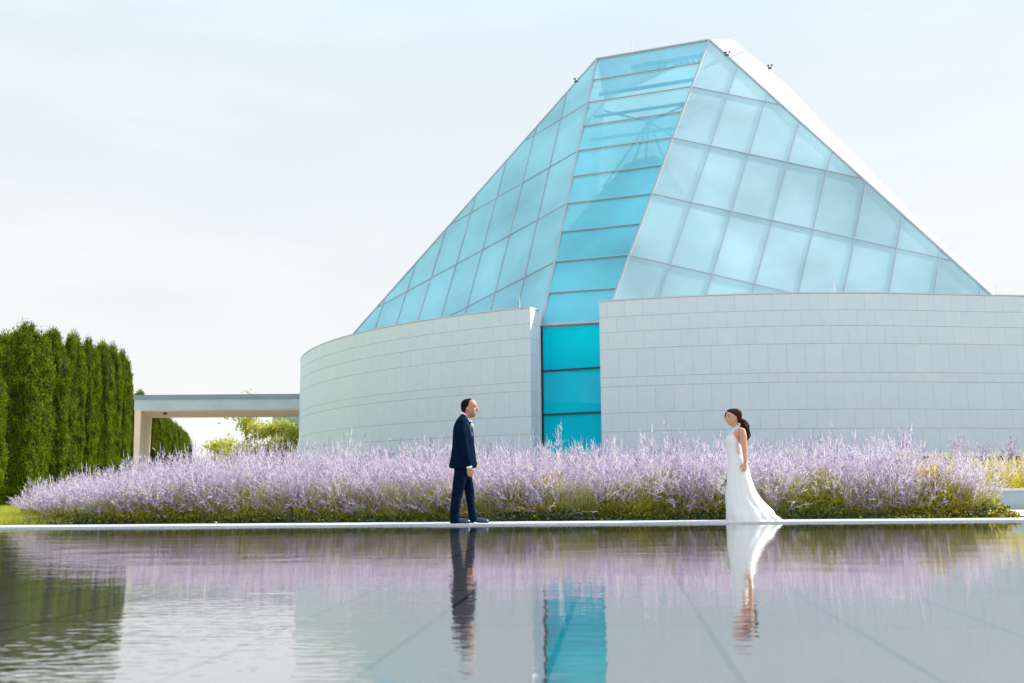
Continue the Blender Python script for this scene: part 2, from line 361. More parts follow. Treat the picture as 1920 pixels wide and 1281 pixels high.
# paved terraces: right side and under the bridge
e = MB(); e.add([(6.9, 15.6, .026), (40, 15.6, .026), (40, 19.5, .026), (8.9, 19.5, .026)], [(0, 1, 2, 3)])
tag(e.build('pavement', M['pave']), kind='structure')
vx = list(np.linspace(-50, -9, 12)); 
grid_sheet('pavement', vx, list(np.linspace(56, 74, 8)), M['pave'], 'structure', dz=0.02)
# bed soil
bx = np.linspace(-6.9, 7.5, 30); grid_sheet('soil', bx, np.linspace(14.94, 21.6, 14), M['soil'], 'structure', dz=0.008)
grid_sheet('planting_bed', list(np.linspace(-9, 34, 20)), [21.7, 22.5, 24, 26, 28, 30, 32, 34, 36, 40, 44, 52], mat('bark_mulch', (0.11, .09, .075), .95, noise=(5, .4)), 'structure', dz=0.01)
# far hills
hv = []; hx = np.linspace(-2500, 2500, 120)
for x in hx:
    hv += [(x, 1700, -5), (x, 1900, 70 + 22 * math.sin(x / 260) + 12 * math.sin(x / 90 + 1)), (x, 2600, 60)]
hf = [(i * 3 + k, i * 3 + 3 + k, i * 3 + 4 + k, i * 3 + 1 + k) for i in range(119) for k in (0, 1)]
tag(fast('hills', hv, np.array(hf), M['hill'], smooth=True), kind='structure')

# ------------------------------------------------------------------ the building
CX, CY, CR = 12.7832, 67.1171, 26.5607
ZT = 8.45
A = Vector((5.0066, 54.4126, 24.9368)); K = Vector((1.3496, 44.6512, 7.7628))
B = Vector((11.026, 52.044, 24.9368)); Br = Vector((4.0695, 43.1912, 7.66))
uR = Vector((1.8605, -.2215, -.5193)); uL = Vector((-1.449, 1.061, -.5276))
SR = Vector((21.525, 44.331, 9.177)); SL = Vector((-8.818, 56.475, 9.637))
def extend(p, q, z): return p + (q - p) * ((z - p.z) / (q.z - p.z))
bld = empty('domed_building', (CX, CY, 1.0), 'round pale stone building crowned by a faceted blue glass dome behind the flower bed', 'building')
courses = [8.40, 7.70, 7.04, 6.30, 5.10, 4.71, 3.59, 2.81, 1.65]
th_l = math.atan2(43.406 - CY, 0.8144 - CX); th_r = math.atan2(42.139 - CY, 3.753 - CX)
def ringp(th, r, z):
    ph = math.degrees((th + math.pi / 2 + math.pi) % (2 * math.pi) - math.pi) - 9.0   # the wall opens out a little east of its nearest point
    if ph > 0: r += min(.0050 * ph * ph, .5 + .035 * (ph - 8)) * (1 if ph < 70 else max(0, 1 - (ph - 70) / 80))
    return (CX + r * math.cos(th), CY + r * math.sin(th), z)
PW = 0.765; dth = PW / CR
def wall_part(name, t0, t1, stag, label):
    """t0 -> t1 arc (t1 > t0) of slabs with real recessed joints"""
    mb = MB(); rj = random.Random(stag)
    g = 0.009; gv = 0.003 / CR
    for ci in range(len(courses) - 1):
        zt, zb = courses[ci] - g, courses[ci + 1] + g
        off = (0.45, 0.0, 0.5, 0.1, 0.6, 0.05, 0.55, 0.3)[ci] * dth
        t = t0
        cuts = [t0]; q = t0 + off if off > 0.12 * dth else t0 + dth + off
        while q < t1 - 0.2 * dth: cuts.append(q); q += dth
        cuts.append(t1)
        for a, b in zip(cuts[:-1], cuts[1:]):
            a += gv; b -= gv; k = rj.choice((0, 0, 0, 1, 2)); ns = 1
            V = [ringp(a, CR, zb), ringp(b, CR, zb), ringp(b, CR, zt), ringp(a, CR, zt),
                 ringp(a, CR - .02, zb), ringp(b, CR - .02, zb), ringp(b, CR - .02, zt), ringp(a, CR - .02, zt)]
            mb.add(V, [(0, 1, 2, 3), (0, 4, 5, 1), (3, 2, 6, 7), (0, 3, 7, 4), (1, 5, 6, 2)], k)
    # backing and inner face
    n = int((t1 - t0) / dth) + 1
    for i in range(n):
        a = t0 + (t1 - t0) * i / n; b = t0 + (t1 - t0) * (i + 1) / n
        mb.add([ringp(a, CR - .015, 1.66), ringp(b, CR - .015, 1.66), ringp(b, CR - .015, 8.39), ringp(a, CR - .015, 8.39)], [(0, 1, 2, 3)], 3)
        mb.add([ringp(a, CR - .9, 1.66), ringp(b, CR - .9, 1.66), ringp(b, CR - .9, 8.39), ringp(a, CR - .9, 8.39)], [(3, 2, 1, 0)], 0)
        mb.add([ringp(a, CR - .9, 1.66), ringp(b, CR - .9, 1.66), ringp(b, CR - .001, 1.66), ringp(a, CR - .001, 1.66)], [(0, 1, 2, 3)], 3)
    w = mb.build(name, [M['stone'], M['stone2'], M['stone3'], M['joint']], bld); tag(w, label)
    cp = MB()
    for i in range(n):
        a = t0 + (t1 - t0) * i / n; b = t0 + (t1 - t0) * (i + 1) / n
        V = [ringp(a, CR + .012, 8.40), ringp(b, CR + .012, 8.40), ringp(b, CR + .012, 8.452), ringp(a, CR + .012, 8.452),
             ringp(a, CR - .92, 8.40), ringp(b, CR - .92, 8.40), ringp(b, CR - .92, 8.452), ringp(a, CR - .92, 8.452)]
        F = [(0, 1, 2, 3), (5, 4, 7, 6), (3, 2, 6, 7)]
        if i == 0: F.append((0, 3, 7, 4))
        if i == n - 1: F.append((1, 5, 6, 2))
        cp.add(V, F)
    cp.build('coping', M['coping'], w)
    return w
TW = 2 * math.pi
wl_l = wall_part('stone_wall', th_l - math.pi * 0.93, th_l, 5, 'curved stone wall left of the teal window, bridge at its far end')
wl_r = wall_part('stone_wall', th_r, th_r + math.pi * 0.93, 6, 'long curved stone wall right of the teal window')
# returns beside the window
def ret(p, d, L0, L1, w, sgn):
    """stone return: from wall corner p inwards along d; the top runs back farther than the foot, as the glass leans"""
    mb = MB(); d = Vector(d).normalized(); nrm = Vector((d.y, -d.x, 0)) * sgn
    for ci in range(len(courses) - 1):
        zt, zb = courses[ci] - .007, courses[ci + 1] + .007
        def Lz(z): return L0 + (L1 - L0) * max(0, (z - 7.7)) / (8.45 - 7.7)
        V = []
        for z in (zb, zt):
            for s_ in (0.006, Lz(z)): V.append(p + d * s_ + Vector((0, 0, z)))
        V = [V[0], V[1], V[3], V[2]]; V2 = [v - nrm * 0.02 for v in V]
        mb.add(V + V2, [(0, 1, 2, 3), (3, 2, 6, 7), (0, 4, 5, 1)], ci % 3)
    V = [p + d * 0 + Vector((0, 0, 1.65)), p + d * L0 + Vector((0, 0, 1.65)), p + d * L0 + Vector((0, 0, 7.7)), p + d * L1 + Vector((0, 0, 8.39)), p + Vector((0, 0, 8.39))]
    V = [v - nrm * 0.015 for v in V]
    mb.add(V, [(0, 1, 2, 3, 4)], 3)
    V = [p - nrm * 0, p + d * (L1 + .03), p + d * (L1 + .03) - nrm * .5, p - nrm * .5]
    mb.add([v + Vector((0, 0, z)) for z in (8.40, 8.453) for v in V], [(4, 5, 6, 7), (0, 1, 5, 4), (1, 2, 6, 5), (3, 2, 1, 0)], 1)
    mb.build('return_wall', [M['stone'], M['stone2'], M['stone3'], M['joint']], w)
ret(Vector((0.8144, 43.406, 0)), (0.4, 0.93, 0), 1.22, 1.45, wl_l, 1)
ret(Vector((3.753, 42.139, 0)), (0.28, 0.96, 0), 1.1, 1.4, wl_r, -1)
# recessed dark plinth
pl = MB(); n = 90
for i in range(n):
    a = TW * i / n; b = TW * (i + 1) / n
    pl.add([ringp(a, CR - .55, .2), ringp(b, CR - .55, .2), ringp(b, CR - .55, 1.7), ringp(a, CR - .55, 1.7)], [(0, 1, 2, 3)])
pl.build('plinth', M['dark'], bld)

# --- glass
def poly_face(name, P, m, parent, label=None, nrm=None):
    """flat glass sheet with thickness"""
    P = [Vector(p) for p in P]; n = Vector()
    for i in range(len(P)): n += P[i].cross(P[(i + 1) % len(P)])
    n.normalize()
    if nrm is not None and n.dot(nrm) < 0: P = P[::-1]; n = -n
    k = len(P)
    F = [tuple(range(k))]
    o = fast(name, P, F, m, parent)
    if label: tag(o, label)
    return o, n
def clip_seg(p, d, poly, n):
    """intersect the line p + t d with the convex polygon in its plane"""
    t0, t1 = -1e9, 1e9; k = len(poly); c = sum(poly, Vector()) / k
    for i in range(k):
        a, b = poly[i], poly[(i + 1) % k]; m_ = (b - a).cross(n)
        if (c - a).dot(m_) < 0: m_ = -m_
        num = (p - a).dot(m_); den = d.dot(m_)
        if abs(den) < 1e-9:
            if num < 0: return None
            continue
        t = -num / den
        if den > 0: t0 = max(t0, t)
        else: t1 = min(t1, t)
    return (t0, t1) if t1 - t0 > 0.05 else None
def mull(mb, p, q, n, w=0.085, h=0.07):
    mb.bar(Vector(p) + n * .02, Vector(q) + n * .02, w, h, n)
zb = 7.3
def grid_face(name, P, E0, E1, u, m, label, cols):
    poly = [Vector(p) for p in P]; n = (E1 - E0).cross(u).normalized()
    if n.dot(Vector((0, -1, 0))) < 0: n = -n
    # project the polygon onto the plane exactly
    poly = [p - n * (p - E0).dot(n) for p in poly]
    # one sheet per bay, each tipped by a few millimetres as set glass is
    e = (E1 - E0); el = e.length; ul = u.length; e1 = e.normalized(); perp = (u - e1 * u.dot(e1)).normalized()
    def clip(pl_, o, d_, keep):
        out = []; k_ = len(pl_)
        for i in range(k_):
            a_, b_ = pl_[i], pl_[(i + 1) % k_]; sa = (a_ - o).dot(d_) * keep; sb_ = (b_ - o).dot(d_) * keep
            if sa >= 0: out.append(a_)
            if sa * sb_ < 0: out.append(a_ + (b_ - a_) * (sa / (sa - sb_)))
        return out
    # direction across the bays (normal to e in plane) and across the rows (normal to u in plane)
    du = perp; de = n.cross(u).normalized(); de = de if de.dot(e) > 0 else -de
    V_, F_, T_ = [], [], []; rg = random.Random(cols)
    bay = u.dot(du)
    for j in range(cols):
        pj = clip(clip(poly, E0 + du * (bay * j), du, 1), E0 + du * (bay * (j + 1)), du, -1)
        if len(pj) < 3: continue
        for r_i in range(-8, 8):
            pr = pj
            o0 = E0 + e * (.2 * r_i); o1 = E0 + e * (.2 * (r_i + 1))
            pr = clip(pr, o0, de, 1) if r_i > -8 else pr
            if len(pr) < 3: continue
            pr = clip(pr, o1, de, -1)
            if len(pr) < 3: continue
            c_ = sum(pr, Vector()) / len(pr); gx, gy, gz = rg.uniform(-.006, .006), rg.uniform(-.006, .006), rg.uniform(-.003, .003)
            b_i = len(V_); V_ += [q + n * (gz + gx * (q - c_).dot(du) + gy * (q - c_).dot(de)) for q in pr]; F_.append(tuple(range(b_i, b_i + len(pr)))); T_.append(rg.random() ** 1.3)
    f = fast(name, V_, F_, m, bld); tag(f, label)
    at = f.data.attributes.new('tone', 'FLOAT', 'FACE'); at.data.foreach_set('value', T_)
    mb = MB()
    for k in (0, 2, 4, 6, 8):
        if k == 0: continue
        p = E0 + (E1 - E0) * (k / 10); r = clip_seg(p, u, poly, n)
        if r: mull(mb, p + u * max(0.03, r[0]), p + u * r[1], n, 0.042, .035)
    for j in range(1, cols):
        p = E0 + u * j; d = E1 - E0; r = clip_seg(p, d, poly, n)
        if r: mull(mb, p + d * r[0], p + d * r[1], n, 0.048, .04)
    mb.build('mullions', M['mullion'], f)
    fb_ = MB()
    for j in range(1, cols):
        p = E0 + u * j; d = E1 - E0; r = clip_seg(p, d, poly, n)
        if r: fb_.bar(p + d * (r[0] + .01) - n * .22, p + d * (r[1] - .01) - n * .22, .05, .38, n)
    for k in (2, 4, 6, 8):
        p = E0 + (E1 - E0) * (k / 10); r = clip_seg(p, u, poly, n)
        if r: fb_.bar(p + u * .05 - n * .22, p + u * (r[1] - .05) - n * .22, .05, .34, n)
    fb_.build('fins', M['lining'], f)
    # white lattice truss behind the first bay, seen dimly through the frosting
    tb = MB(); off = -n * 0.35
    for k in range(5):
        a0 = E0 + (E1 - E0) * (k * .2); a1 = E0 + (E1 - E0) * (k * .2 + .1); a2 = E0 + (E1 - E0) * (k * .2 + .2)
        tb.bar(a0 + u * 1 + off, a1 + off + u * .1, .07); tb.bar(a1 + u * .1 + off, a2 + u * 1 + off, .07)
    tb.build('truss', M['steel'], f)
    return f, n
kR = Br + (Br - B) * 0.0
SRb = extend(B, SR, zb); SLb = extend(A, SL, zb)
fR, nR = grid_face('glass_face', [B, SR, SRb, extend(B, Br, zb)], B, Br, uR, M['glassR'], 'broad pale blue frosted glass face right of the stepped strip', 18)
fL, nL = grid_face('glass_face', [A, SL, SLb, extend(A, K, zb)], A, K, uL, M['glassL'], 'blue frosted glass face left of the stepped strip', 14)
# stepped strip: ten panes, each tilted slightly out at its foot like a shingle
nS = (K - A).cross(B - A).normalized()
if nS.dot(Vector((0, -1, 0))) < 0: nS = -nS
sm = MB()
for k in range(10):
    a0 = A + (K - A) * (k / 10); b0 = B + (Br - B) * (k / 10); a1 = A + (K - A) * ((k + 1) / 10); b1 = B + (Br - B) * ((k + 1) / 10)
    mt = M['stripc'] if k < 3 else M['strip']
    V = [a0 - nS * .04, b0 - nS * .04, b1 + nS * .05, a1 + nS * .05]
    fast('window_pane', V, [(0, 1, 2, 3)], mt, bld)
    if k < 9: mull(sm, a1, b1, nS, 0.045, .07)
Kd = K.copy(); Kd.z = 0.6; Bd = Br.copy(); Bd.z = 0.6
nV = Vector((K.y - Br.y, -(K.x - Br.x), 0)).normalized()
if nV.y > 0: nV = -nV
mull(sm, K, Br, nS, 0.13, .2)
sm.build('transoms', M['mullion'], bld)
zz = [7.72, 5.70, 3.74, 1.78, 0.9]
tm = MB()
for i in range(4):
    fast('window_pane', [(K.x, K.y, zz[i]), (Br.x, Br.y, zz[i]), (Br.x, Br.y, zz[i + 1]), (K.x, K.y, zz[i + 1])], [(0, 1, 2, 3)], M['teal'], bld)
    if i < 3: tm.bar((K.x, K.y - .03, zz[i + 1]), (Br.x, Br.y - .03, zz[i + 1]), .08, .08, nV)
tm.bar((K.x, K.y - .04, .9), (K.x, K.y - .04, 7.75), .09, .10, nV)
tm.build('window_frame', M['darkmet'], bld)
# hips
hip = MB()
for p, q, w in ((A, K, .10), (B, Br, .10), (A, B, .11), (A, SLb, .09), (B, SRb, .10)):
    hip.bar(p, q, w, w, (nS + Vector((0, -.3, .5))).normalized())
hip.build('hip_caps', M['mullion'], bld)
# pale sunlit facets on the far side
C = Vector((13.55, 57.0, 27.25))
nW = (SR - B).cross(C - B).normalized()
if nW.x < 0: nW = -nW
def cast(x, y):
    """design-time sight line of the far silhouette, laid on the facet's own plane"""
    f = Vector((0, math.cos(pitch), math.sin(pitch))); r = Vector((1, 0, 0)); u = r.cross(f); ro = R(.42)
    r2 = r * math.cos(ro) - u * math.sin(ro); u2 = u * math.cos(ro) + r * math.sin(ro)
    d = f * 1867 + r2 * (x - 960) + u2 * (640.5 - y); o = Vector((0, 0, CAM_H))
    return o + d * ((B - o).dot(nW) / d.dot(nW))
Ms = [cast(1477, 161), cast(1592, 281), cast(1732, 423)]
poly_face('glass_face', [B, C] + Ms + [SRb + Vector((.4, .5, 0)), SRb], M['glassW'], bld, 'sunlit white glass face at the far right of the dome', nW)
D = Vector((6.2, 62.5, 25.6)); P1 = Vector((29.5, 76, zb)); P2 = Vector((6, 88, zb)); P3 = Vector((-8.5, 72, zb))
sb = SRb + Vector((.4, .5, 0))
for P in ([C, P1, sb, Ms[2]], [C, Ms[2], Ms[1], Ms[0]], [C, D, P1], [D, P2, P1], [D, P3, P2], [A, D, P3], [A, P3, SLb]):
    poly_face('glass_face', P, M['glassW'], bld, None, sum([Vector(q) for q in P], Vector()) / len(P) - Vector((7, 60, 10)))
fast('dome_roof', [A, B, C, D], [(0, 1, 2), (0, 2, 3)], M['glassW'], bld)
# interior seen through the upper strip: hung fabric cone, truss node and a rail of spotlights
ic = MB(); base = [Vector((3.2, 51, 8)), Vector((9.0, 48.2, 8)), Vector((15, 56, 8)), Vector((6, 66, 8)), Vector((-4, 60, 8))]
topc = Vector((8.3, 56.3, 21.0))
for i in range(5):
    b0, b1 = base[i], base[(i + 1) % 5]; t0_ = topc + (b0 - topc) * .12; t1_ = topc + (b1 - topc) * .12
    ic.add([b0, b1, t1_, t0_], [(0, 1, 2, 3)])
ic.build('inner_canopy', M['lining'], bld)
tr = MB()
for k in range(1, 4):
    a_ = A + (K - A) * (k / 10 - .02) - nS * 1.3; b_ = B + (Br - B) * (k / 10 - .02) - nS * 1.3
    tr.bar(a_, b_, .20 if k == 1 else .14, .12, nS)
node = (A + B) / 2 + (K + Br - A - B) * .075 * 1.2 - nS * 2.2
for dx, dy, dz in ((-2.6, .6, -3.6), (-1.6, .2, -4), (-.5, 0, -4.5), (1.4, -.4, -4.2), (2.6, -.8, 1.0), (-2.4, .8, 1.0), (1.9, 0, -1.2)):
    tr.bar(node, node + Vector((dx, dy, dz)), .09)
tr.ball(node, .22)
tr.build('truss', M['lining'], bld)
sp = MB()
for k in range(12):
    if k == 6: continue
    f = .36 + .05 * k; c = A + (B - A) * f + (K - A) * .052 - nS * .55
    sp.ball(c, .15, 8, (1, 1, .8)); sp.bar(c, c + Vector((0, 0, .45)), .06)
sp.bar(A + (B - A) * .3 + (K - A) * .028 - nS * .55, A + (B - A) * .98 + (K - A) * .028 - nS * .55, .2)
tag(sp.build('spotlight_rail', M['lining'], bld))
# flat roof between wall and dome, left open in front of the window
ro = MB(); n = 80; t_a = th_r + .05; t_b = th_l + TW - .05
for i in range(n):
    a = t_a + (t_b - t_a) * i / n; b = t_a + (t_b - t_a) * (i + 1) / n
    ro.add([ringp(a, CR - .9, 7.25), ringp(b, CR - .9, 7.25), ringp(b, CR * .55, 7.25), ringp(a, CR * .55, 7.25)], [(0, 1, 2, 3)])
ro.build('flat_roof', M['pave'], bld)
fl = [ringp(TW * i / 48, CR - 1.2, 1.3) for i in range(48)]
fast('floor_slab', fl, [tuple(range(48))], M['concrete'], bld)
# lightning rods and floodlights
for p, h in (((6.95, 53.6, 24.95), 1.0), ((13.6, 57.0, 27.3), 1.1), ((-6.6, 48.9, 8.45), .5), ((.35, 43.8, 8.45), .55), ((13.5, 40.9, 8.45), .55), ((20.9, 42.2, 8.45), .6)):
    r_ = MB(); r_.tube([p, (p[0], p[1], p[2] + h)], [.022, .012], 6); r_.build('lightning_rod', M['steel'], bld)
def flood(p):
    f = MB(); p = Vector(p); p0 = p.copy(); f.box(p.x - .16, p.x + .16, p.y - .12, p.y + .12, p.z, p.z + .12)
    f.tube([p + Vector((0, 0, .1)), p + Vector((-.1, 0, .42))], .025, 6); f.tube([p + Vector((.1, 0, .1)), p + Vector((.24, 0, .38))], .025, 6)
    f.box(p.x - .22, p.x - .02, p.y - .08, p.y + .08, p.z + .30, p.z + .38); f.box(p.x + .16, p.x + .30, p.y - .05, p.y + .05, p.z + .3, p.z + .44)
    f.V = [tuple(p0 + (Vector(v) - p0) * .62) for v in f.V]
    f.build('floodlight', M['darkmet'], bld)
flood(A + (SL - A) * .087); flood(B + (SR - B) * .077)
flood(cast(1443, 129))

# ------------------------------------------------------------------ bridge
br = empty('footbridge', (-24.2, 65, 1.0), 'low concrete footbridge with a warm lit soffit joining the round wall on the left', 'bridge')
x0, x1 = -23.6, -8.0; y0, y1 = 62.0, 68.4
def slant(mb, dx, ya, yb, z0, z1):
    V = [(x, y, z) for z in (z0, z1) for x, y in ((x0 + dx, ya), (x1, ya), (x1, yb), (x0 + dx - 1.75, yb))]
    mb.add(V, [(3, 2, 1, 0), (4, 5, 6, 7), (0, 1, 5, 4), (1, 2, 6, 5), (2, 3, 7, 6), (3, 0, 4, 7)])
b = MB(); slant(b, 0, y0, y1, 5.50, 6.14); dk = b.build('deck', M['concrete'], br)
b = MB(); slant(b, -.05, y0 - .06, y1 + .06, 6.143, 6.42); b.build('fascia', M['zinc'], dk)
b = MB(); slant(b, .02, y0 + .04, y1 - .04, 5.44, 5.497); b.build('soffit', M['soffit'], dk)
# tapering pier
b = MB()
V = [(x0 + .02, y0 + .05, 5.44), (-23.18, y0 + .05, 5.44), (-24.72, y1 - .1, 5.44), (-25.3, y1 - .1, 5.44),
     (-23.95, 63.4, -.1), (-23.62, 63.4, -.1), (-24.25, 66.6, -.1), (-24.6, 66.6, -.1)]
b.add(V, [(4, 5, 1, 0), (5, 6, 2, 1), (6, 7, 3, 2), (7, 4, 0, 3)]); b.build('pier', M['soffit'], br)
b = MB(); b.ball((-22.2, 63.6, 5.40), .13, 10); b.box(-22.28, -22.12, 63.52, 63.68, 5.36, 5.437); b.build('camera_dome', M['darkmet'], br)

# far glass block seen under the bridge
fb = empty('office_block', (-26, 118, 1.0), 'distant pale blue office block between the leaves under the bridge', 'building')
b = MB(); b.box(-27.0, -14, 112, 125, .8, 9.3); b.build('wall', mat('pale_curtain_wall', (0.36, .5, .58), .4), fb)
for i in range(4):
    b = MB(); b.box(-26.8, -14.2, 111.93, 111.99, 1.8 + i * 2, 3.1 + i * 2); b.build('window', mat('office_glass', (0.2, .36, .45), .1), fb)

# ------------------------------------------------------------------ foliage generators
def leaf_quads(P, size, rnd, up=0.0, el=1.6):
    """small randomly turned leaf quads at points P"""
    n = len(P); a = rnd.normal(size=(n, 3)); a[:, 2] += up; a /= np.linalg.norm(a, axis=1)[:, None]
    b = rnd.normal(size=(n, 3)); b -= a * (a * b).sum(1)[:, None]; b /= np.linalg.norm(b, axis=1)[:, None]
    s = size * rnd.uniform(.6, 1.3, n)[:, None]
    V = np.stack([P - a * s * el * .5, P + b * s * .5, P + a * s * el * .5, P - b * s * .5], 1).reshape(-1, 3)
    return V, np.arange(4 * n).reshape(-1, 4)
def merge(parts):
    Vs, Fs, Ms_ = [], [], []; b = 0
    for V, F, k in parts:
        Vs.append(V); Fs.append(F + b); Ms_.append(np.full(len(F), k) if np.isscalar(k) else k); b += len(V)
    return np.concatenate(Vs), np.concatenate(Fs), np.concatenate(Ms_)

def cedar_crown(seed, H=6.0, W=0.85, n=62000):
    """columnar white cedar: billowed column, clumps of small sprays over a dark core"""
    r = np.random.default_rng(seed); k = r.uniform(0, 6.28, 8)
    def rad(z, th):
        t = z / H
        prof = W * np.minimum(1, (0.80 + .28 * np.sin(np.pi * np.clip(t * 1.05, 0, 1)))) * np.clip((1 - t) / .16, 0, 1) ** .5
        bil = 1 + .09 * np.sin(3 * th + k[0] + .5 * np.sin(z * .9 + k[1])) + .12 * np.sin(5 * th + k[2] + z * .35) + .05 * np.sin(z * 2.3 + k[3] + 2 * th) + .05 * np.sin(z * 5 + 4 * th + k[4])
        return prof * bil
    nc = 760
    zc = r.uniform(0.1, H * .995, nc); tc_ = r.uniform(0, 6.28, nc); rc = rad(zc, tc_)
    C_ = np.stack([rc * np.cos(tc_), rc * np.sin(tc_), zc], 1)
    idx = r.integers(0, nc, n); P = C_[idx] + r.normal(size=(n, 3)) * np.array([.055, .055, .13])
    th = np.arctan2(P[:, 1], P[:, 0]); z = P[:, 2]
    nn = n // 2; z2 = r.uniform(0, H, nn); t2 = r.uniform(0, 6.28, nn); r2 = rad(z2, t2) * r.uniform(.90, 1.0, nn)
    P2 = np.stack([r2 * np.cos(t2), r2 * np.sin(t2), z2], 1)
    tips = r.uniform(0, 1, (24, 3)); P3 = np.stack([(tips[:, 0] - .5) * W * .7, (tips[:, 1] - .5) * W * .7, H * .97 + tips[:, 2] * .14], 1)
    V, F = leaf_quads(np.concatenate([P, P2, P3]), .034, r, up=1.3, el=2.2)
    # core
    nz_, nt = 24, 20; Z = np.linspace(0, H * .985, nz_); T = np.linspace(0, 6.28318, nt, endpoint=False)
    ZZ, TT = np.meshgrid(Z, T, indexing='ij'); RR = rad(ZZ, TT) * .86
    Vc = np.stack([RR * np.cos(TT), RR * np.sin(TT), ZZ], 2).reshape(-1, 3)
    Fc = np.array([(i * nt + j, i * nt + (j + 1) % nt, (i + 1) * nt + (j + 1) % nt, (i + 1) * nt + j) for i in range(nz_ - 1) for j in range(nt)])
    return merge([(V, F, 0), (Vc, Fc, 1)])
protos = []
cedars = [(-12.9, 24.0, 3.7, .62, 'small green cedar cut off by the left picture edge, nearest to the pool'),
          (-18.3, 35.6, 6.1, .8, 'tall green cedar half hidden behind the leftmost full cedar'),
          (-16.76, 34.0, 6.16, 0.90, 'tallest and broadest green cedar at the left, next to the picture edge'),
          (-16.55, 35.4, 6.20, 0.66, 'green cedar second in the tall row left of the bridge'),
          (-16.35, 36.7, 6.26, 0.56, 'green cedar third in the tall row left of the bridge'),
          (-16.30, 37.9, 6.21, 0.50, 'green cedar fourth in the tall row left of the bridge'),
          (-16.28, 39.1, 6.28, 0.52, 'green cedar fifth in the tall row left of the bridge'),
          (-16.38, 40.4, 6.36, 0.50, 'green cedar sixth in the tall row left of the bridge'),
          (-16.52, 41.8, 6.29, 0.48, 'last cedar of the tall row, touching the end of the bridge'),
          (-26.3, 70.0, 7.4, .75, 'cedar top rising just above the left end of the bridge'),
          (-25.90, 72.0, 6.24, 0.75, 'distant cedar right beside the bridge pier'),
          (-26.97, 76.5, 6.34, 0.75, 'distant cedar second from the bridge pier'),
          (-27.67, 80.0, 6.18, 0.75, 'distant cedar third from the bridge pier'),
          (-28.50, 84.0, 6.10, 0.75, 'distant cedar fourth from the bridge pier'),
          (-29.37, 88.0, 5.98, 0.75, 'distant cedar second from the right end of the far row'),
          (-30.41, 92.5, 5.77, 0.75, 'distant cedar at the right end of the far row under the bridge')]
for s_ in range(3):
    V, F, k = cedar_crown(20 + s_)
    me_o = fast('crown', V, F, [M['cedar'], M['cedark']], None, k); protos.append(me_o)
for i, (x, y, top, w, lab) in enumerate(cedars):
    g0 = float(gh(x, y)); h = top - g0
    root = empty('cedar_tree', (x, y, g0), lab, 'tree', 'columnar cedars on the left', rz=i * 2.1)
    root.scale = (w * .87 / .85, w * .87 / .85, h / 6.05)
    p = protos[i % 3]
    if i < 3: c = p
    else: c = p.copy(); col.objects.link(c)
    c.parent = root
    if i == 0:
        t = MB(); t.tube([(0, 0, -.1), (0, 0, 3.5)], [.14, .05], 8); tk = t.build('trunk', M['bark']); trunk0 = tk
    else:
        tk = trunk0.copy(); col.objects.link(tk)
    tk.parent = root

def broadleaf(x, y, top, rad, seed, label, n=5200, ys=1.0):
    r = np.random.default_rng(seed); g0 = float(gh(x, y)); H = top - g0
    root = empty('locust_tree', (x, y, g0), label, 'tree', 'yellow green trees under the bridge')
    tb = MB(); tips = []
    tb.tube([(x, y, g0 - .1), (x + .1, y, g0 + H * .3), (x - .05, y, g0 + H * .6), (x, y, top - .4)], [.16, .12, .08, .02], 8)
    for k in range(16):
        z0 = g0 + H * r.uniform(.18, .85); a = r.uniform(0, 6.28); L = rad * r.uniform(.6, 1.05) * (1 - .45 * abs((z0 - g0) / H - .45))
        e_ = Vector((x + L * math.cos(a), y + L * math.sin(a), z0 + L * r.uniform(.15, .5)))
        tb.tube([(x, y, z0), ((x + e_.x) / 2, (y + e_.y) / 2, z0 + (e_.z - z0) * .6), e_], [.05, .035, .012], 6)
        for q in (.35, .6, .8, 1): tips.append([x + (e_.x - x) * q, y + (e_.y - y) * q, z0 + (e_.z - z0) * q])
    tips.append([x, y, top - .3]); tips.append([x + .3, y, top - .6])
    tips = np.array(tips); idx = r.integers(0, len(tips), n)
    P = tips[idx] + r.normal(size=(n, 3)) * np.array([.36, .36, .24])
    V, F = leaf_quads(P, .13, r, el=1.5)
    fast('crown', V, F, M['treel'], root); tb.build('trunk', M['bark'], root, smooth=True)
broadleaf(-20.0, 75, 7.75, 2.5, 1, 'yellow green tree with its top showing above the bridge deck')
broadleaf(-17.2, 74.5, 5.9, 1.5, 2, 'slender yellow green tree between the large tree and the round wall')
broadleaf(-15.4, 73, 5.6, 1.4, 3, 'green tree partly hidden by the edge of the round wall')
broadleaf(-22.6, 79, 4.6, 1.3, 4, 'low yellow shrub like tree left of the large tree', 3000)
broadleaf(-18.6, 71, 3.9, 1.2, 5, 'low bushy yellow tree in front of the slender tree', 3500)

def ribbons(P0, P1, w, rnd, w1=None):
    """thin flat strips P0->P1"""
    d = P1 - P0; a = np.cross(d, rnd.normal(size=d.shape)); a /= np.linalg.norm(a, axis=1)[:, None] + 1e-9
    w = np.broadcast_to(np.asarray(w, float), (len(P0),))[:, None]; w1 = w if w1 is None else np.broadcast_to(np.asarray(w1, float), (len(P0),))[:, None]
    V = np.stack([P0 - a * w / 2, P0 + a * w / 2, P1 + a * w1 / 2, P1 - a * w1 / 2], 1).reshape(-1, 3)
    return V, np.arange(4 * len(P0)).reshape(-1, 4)

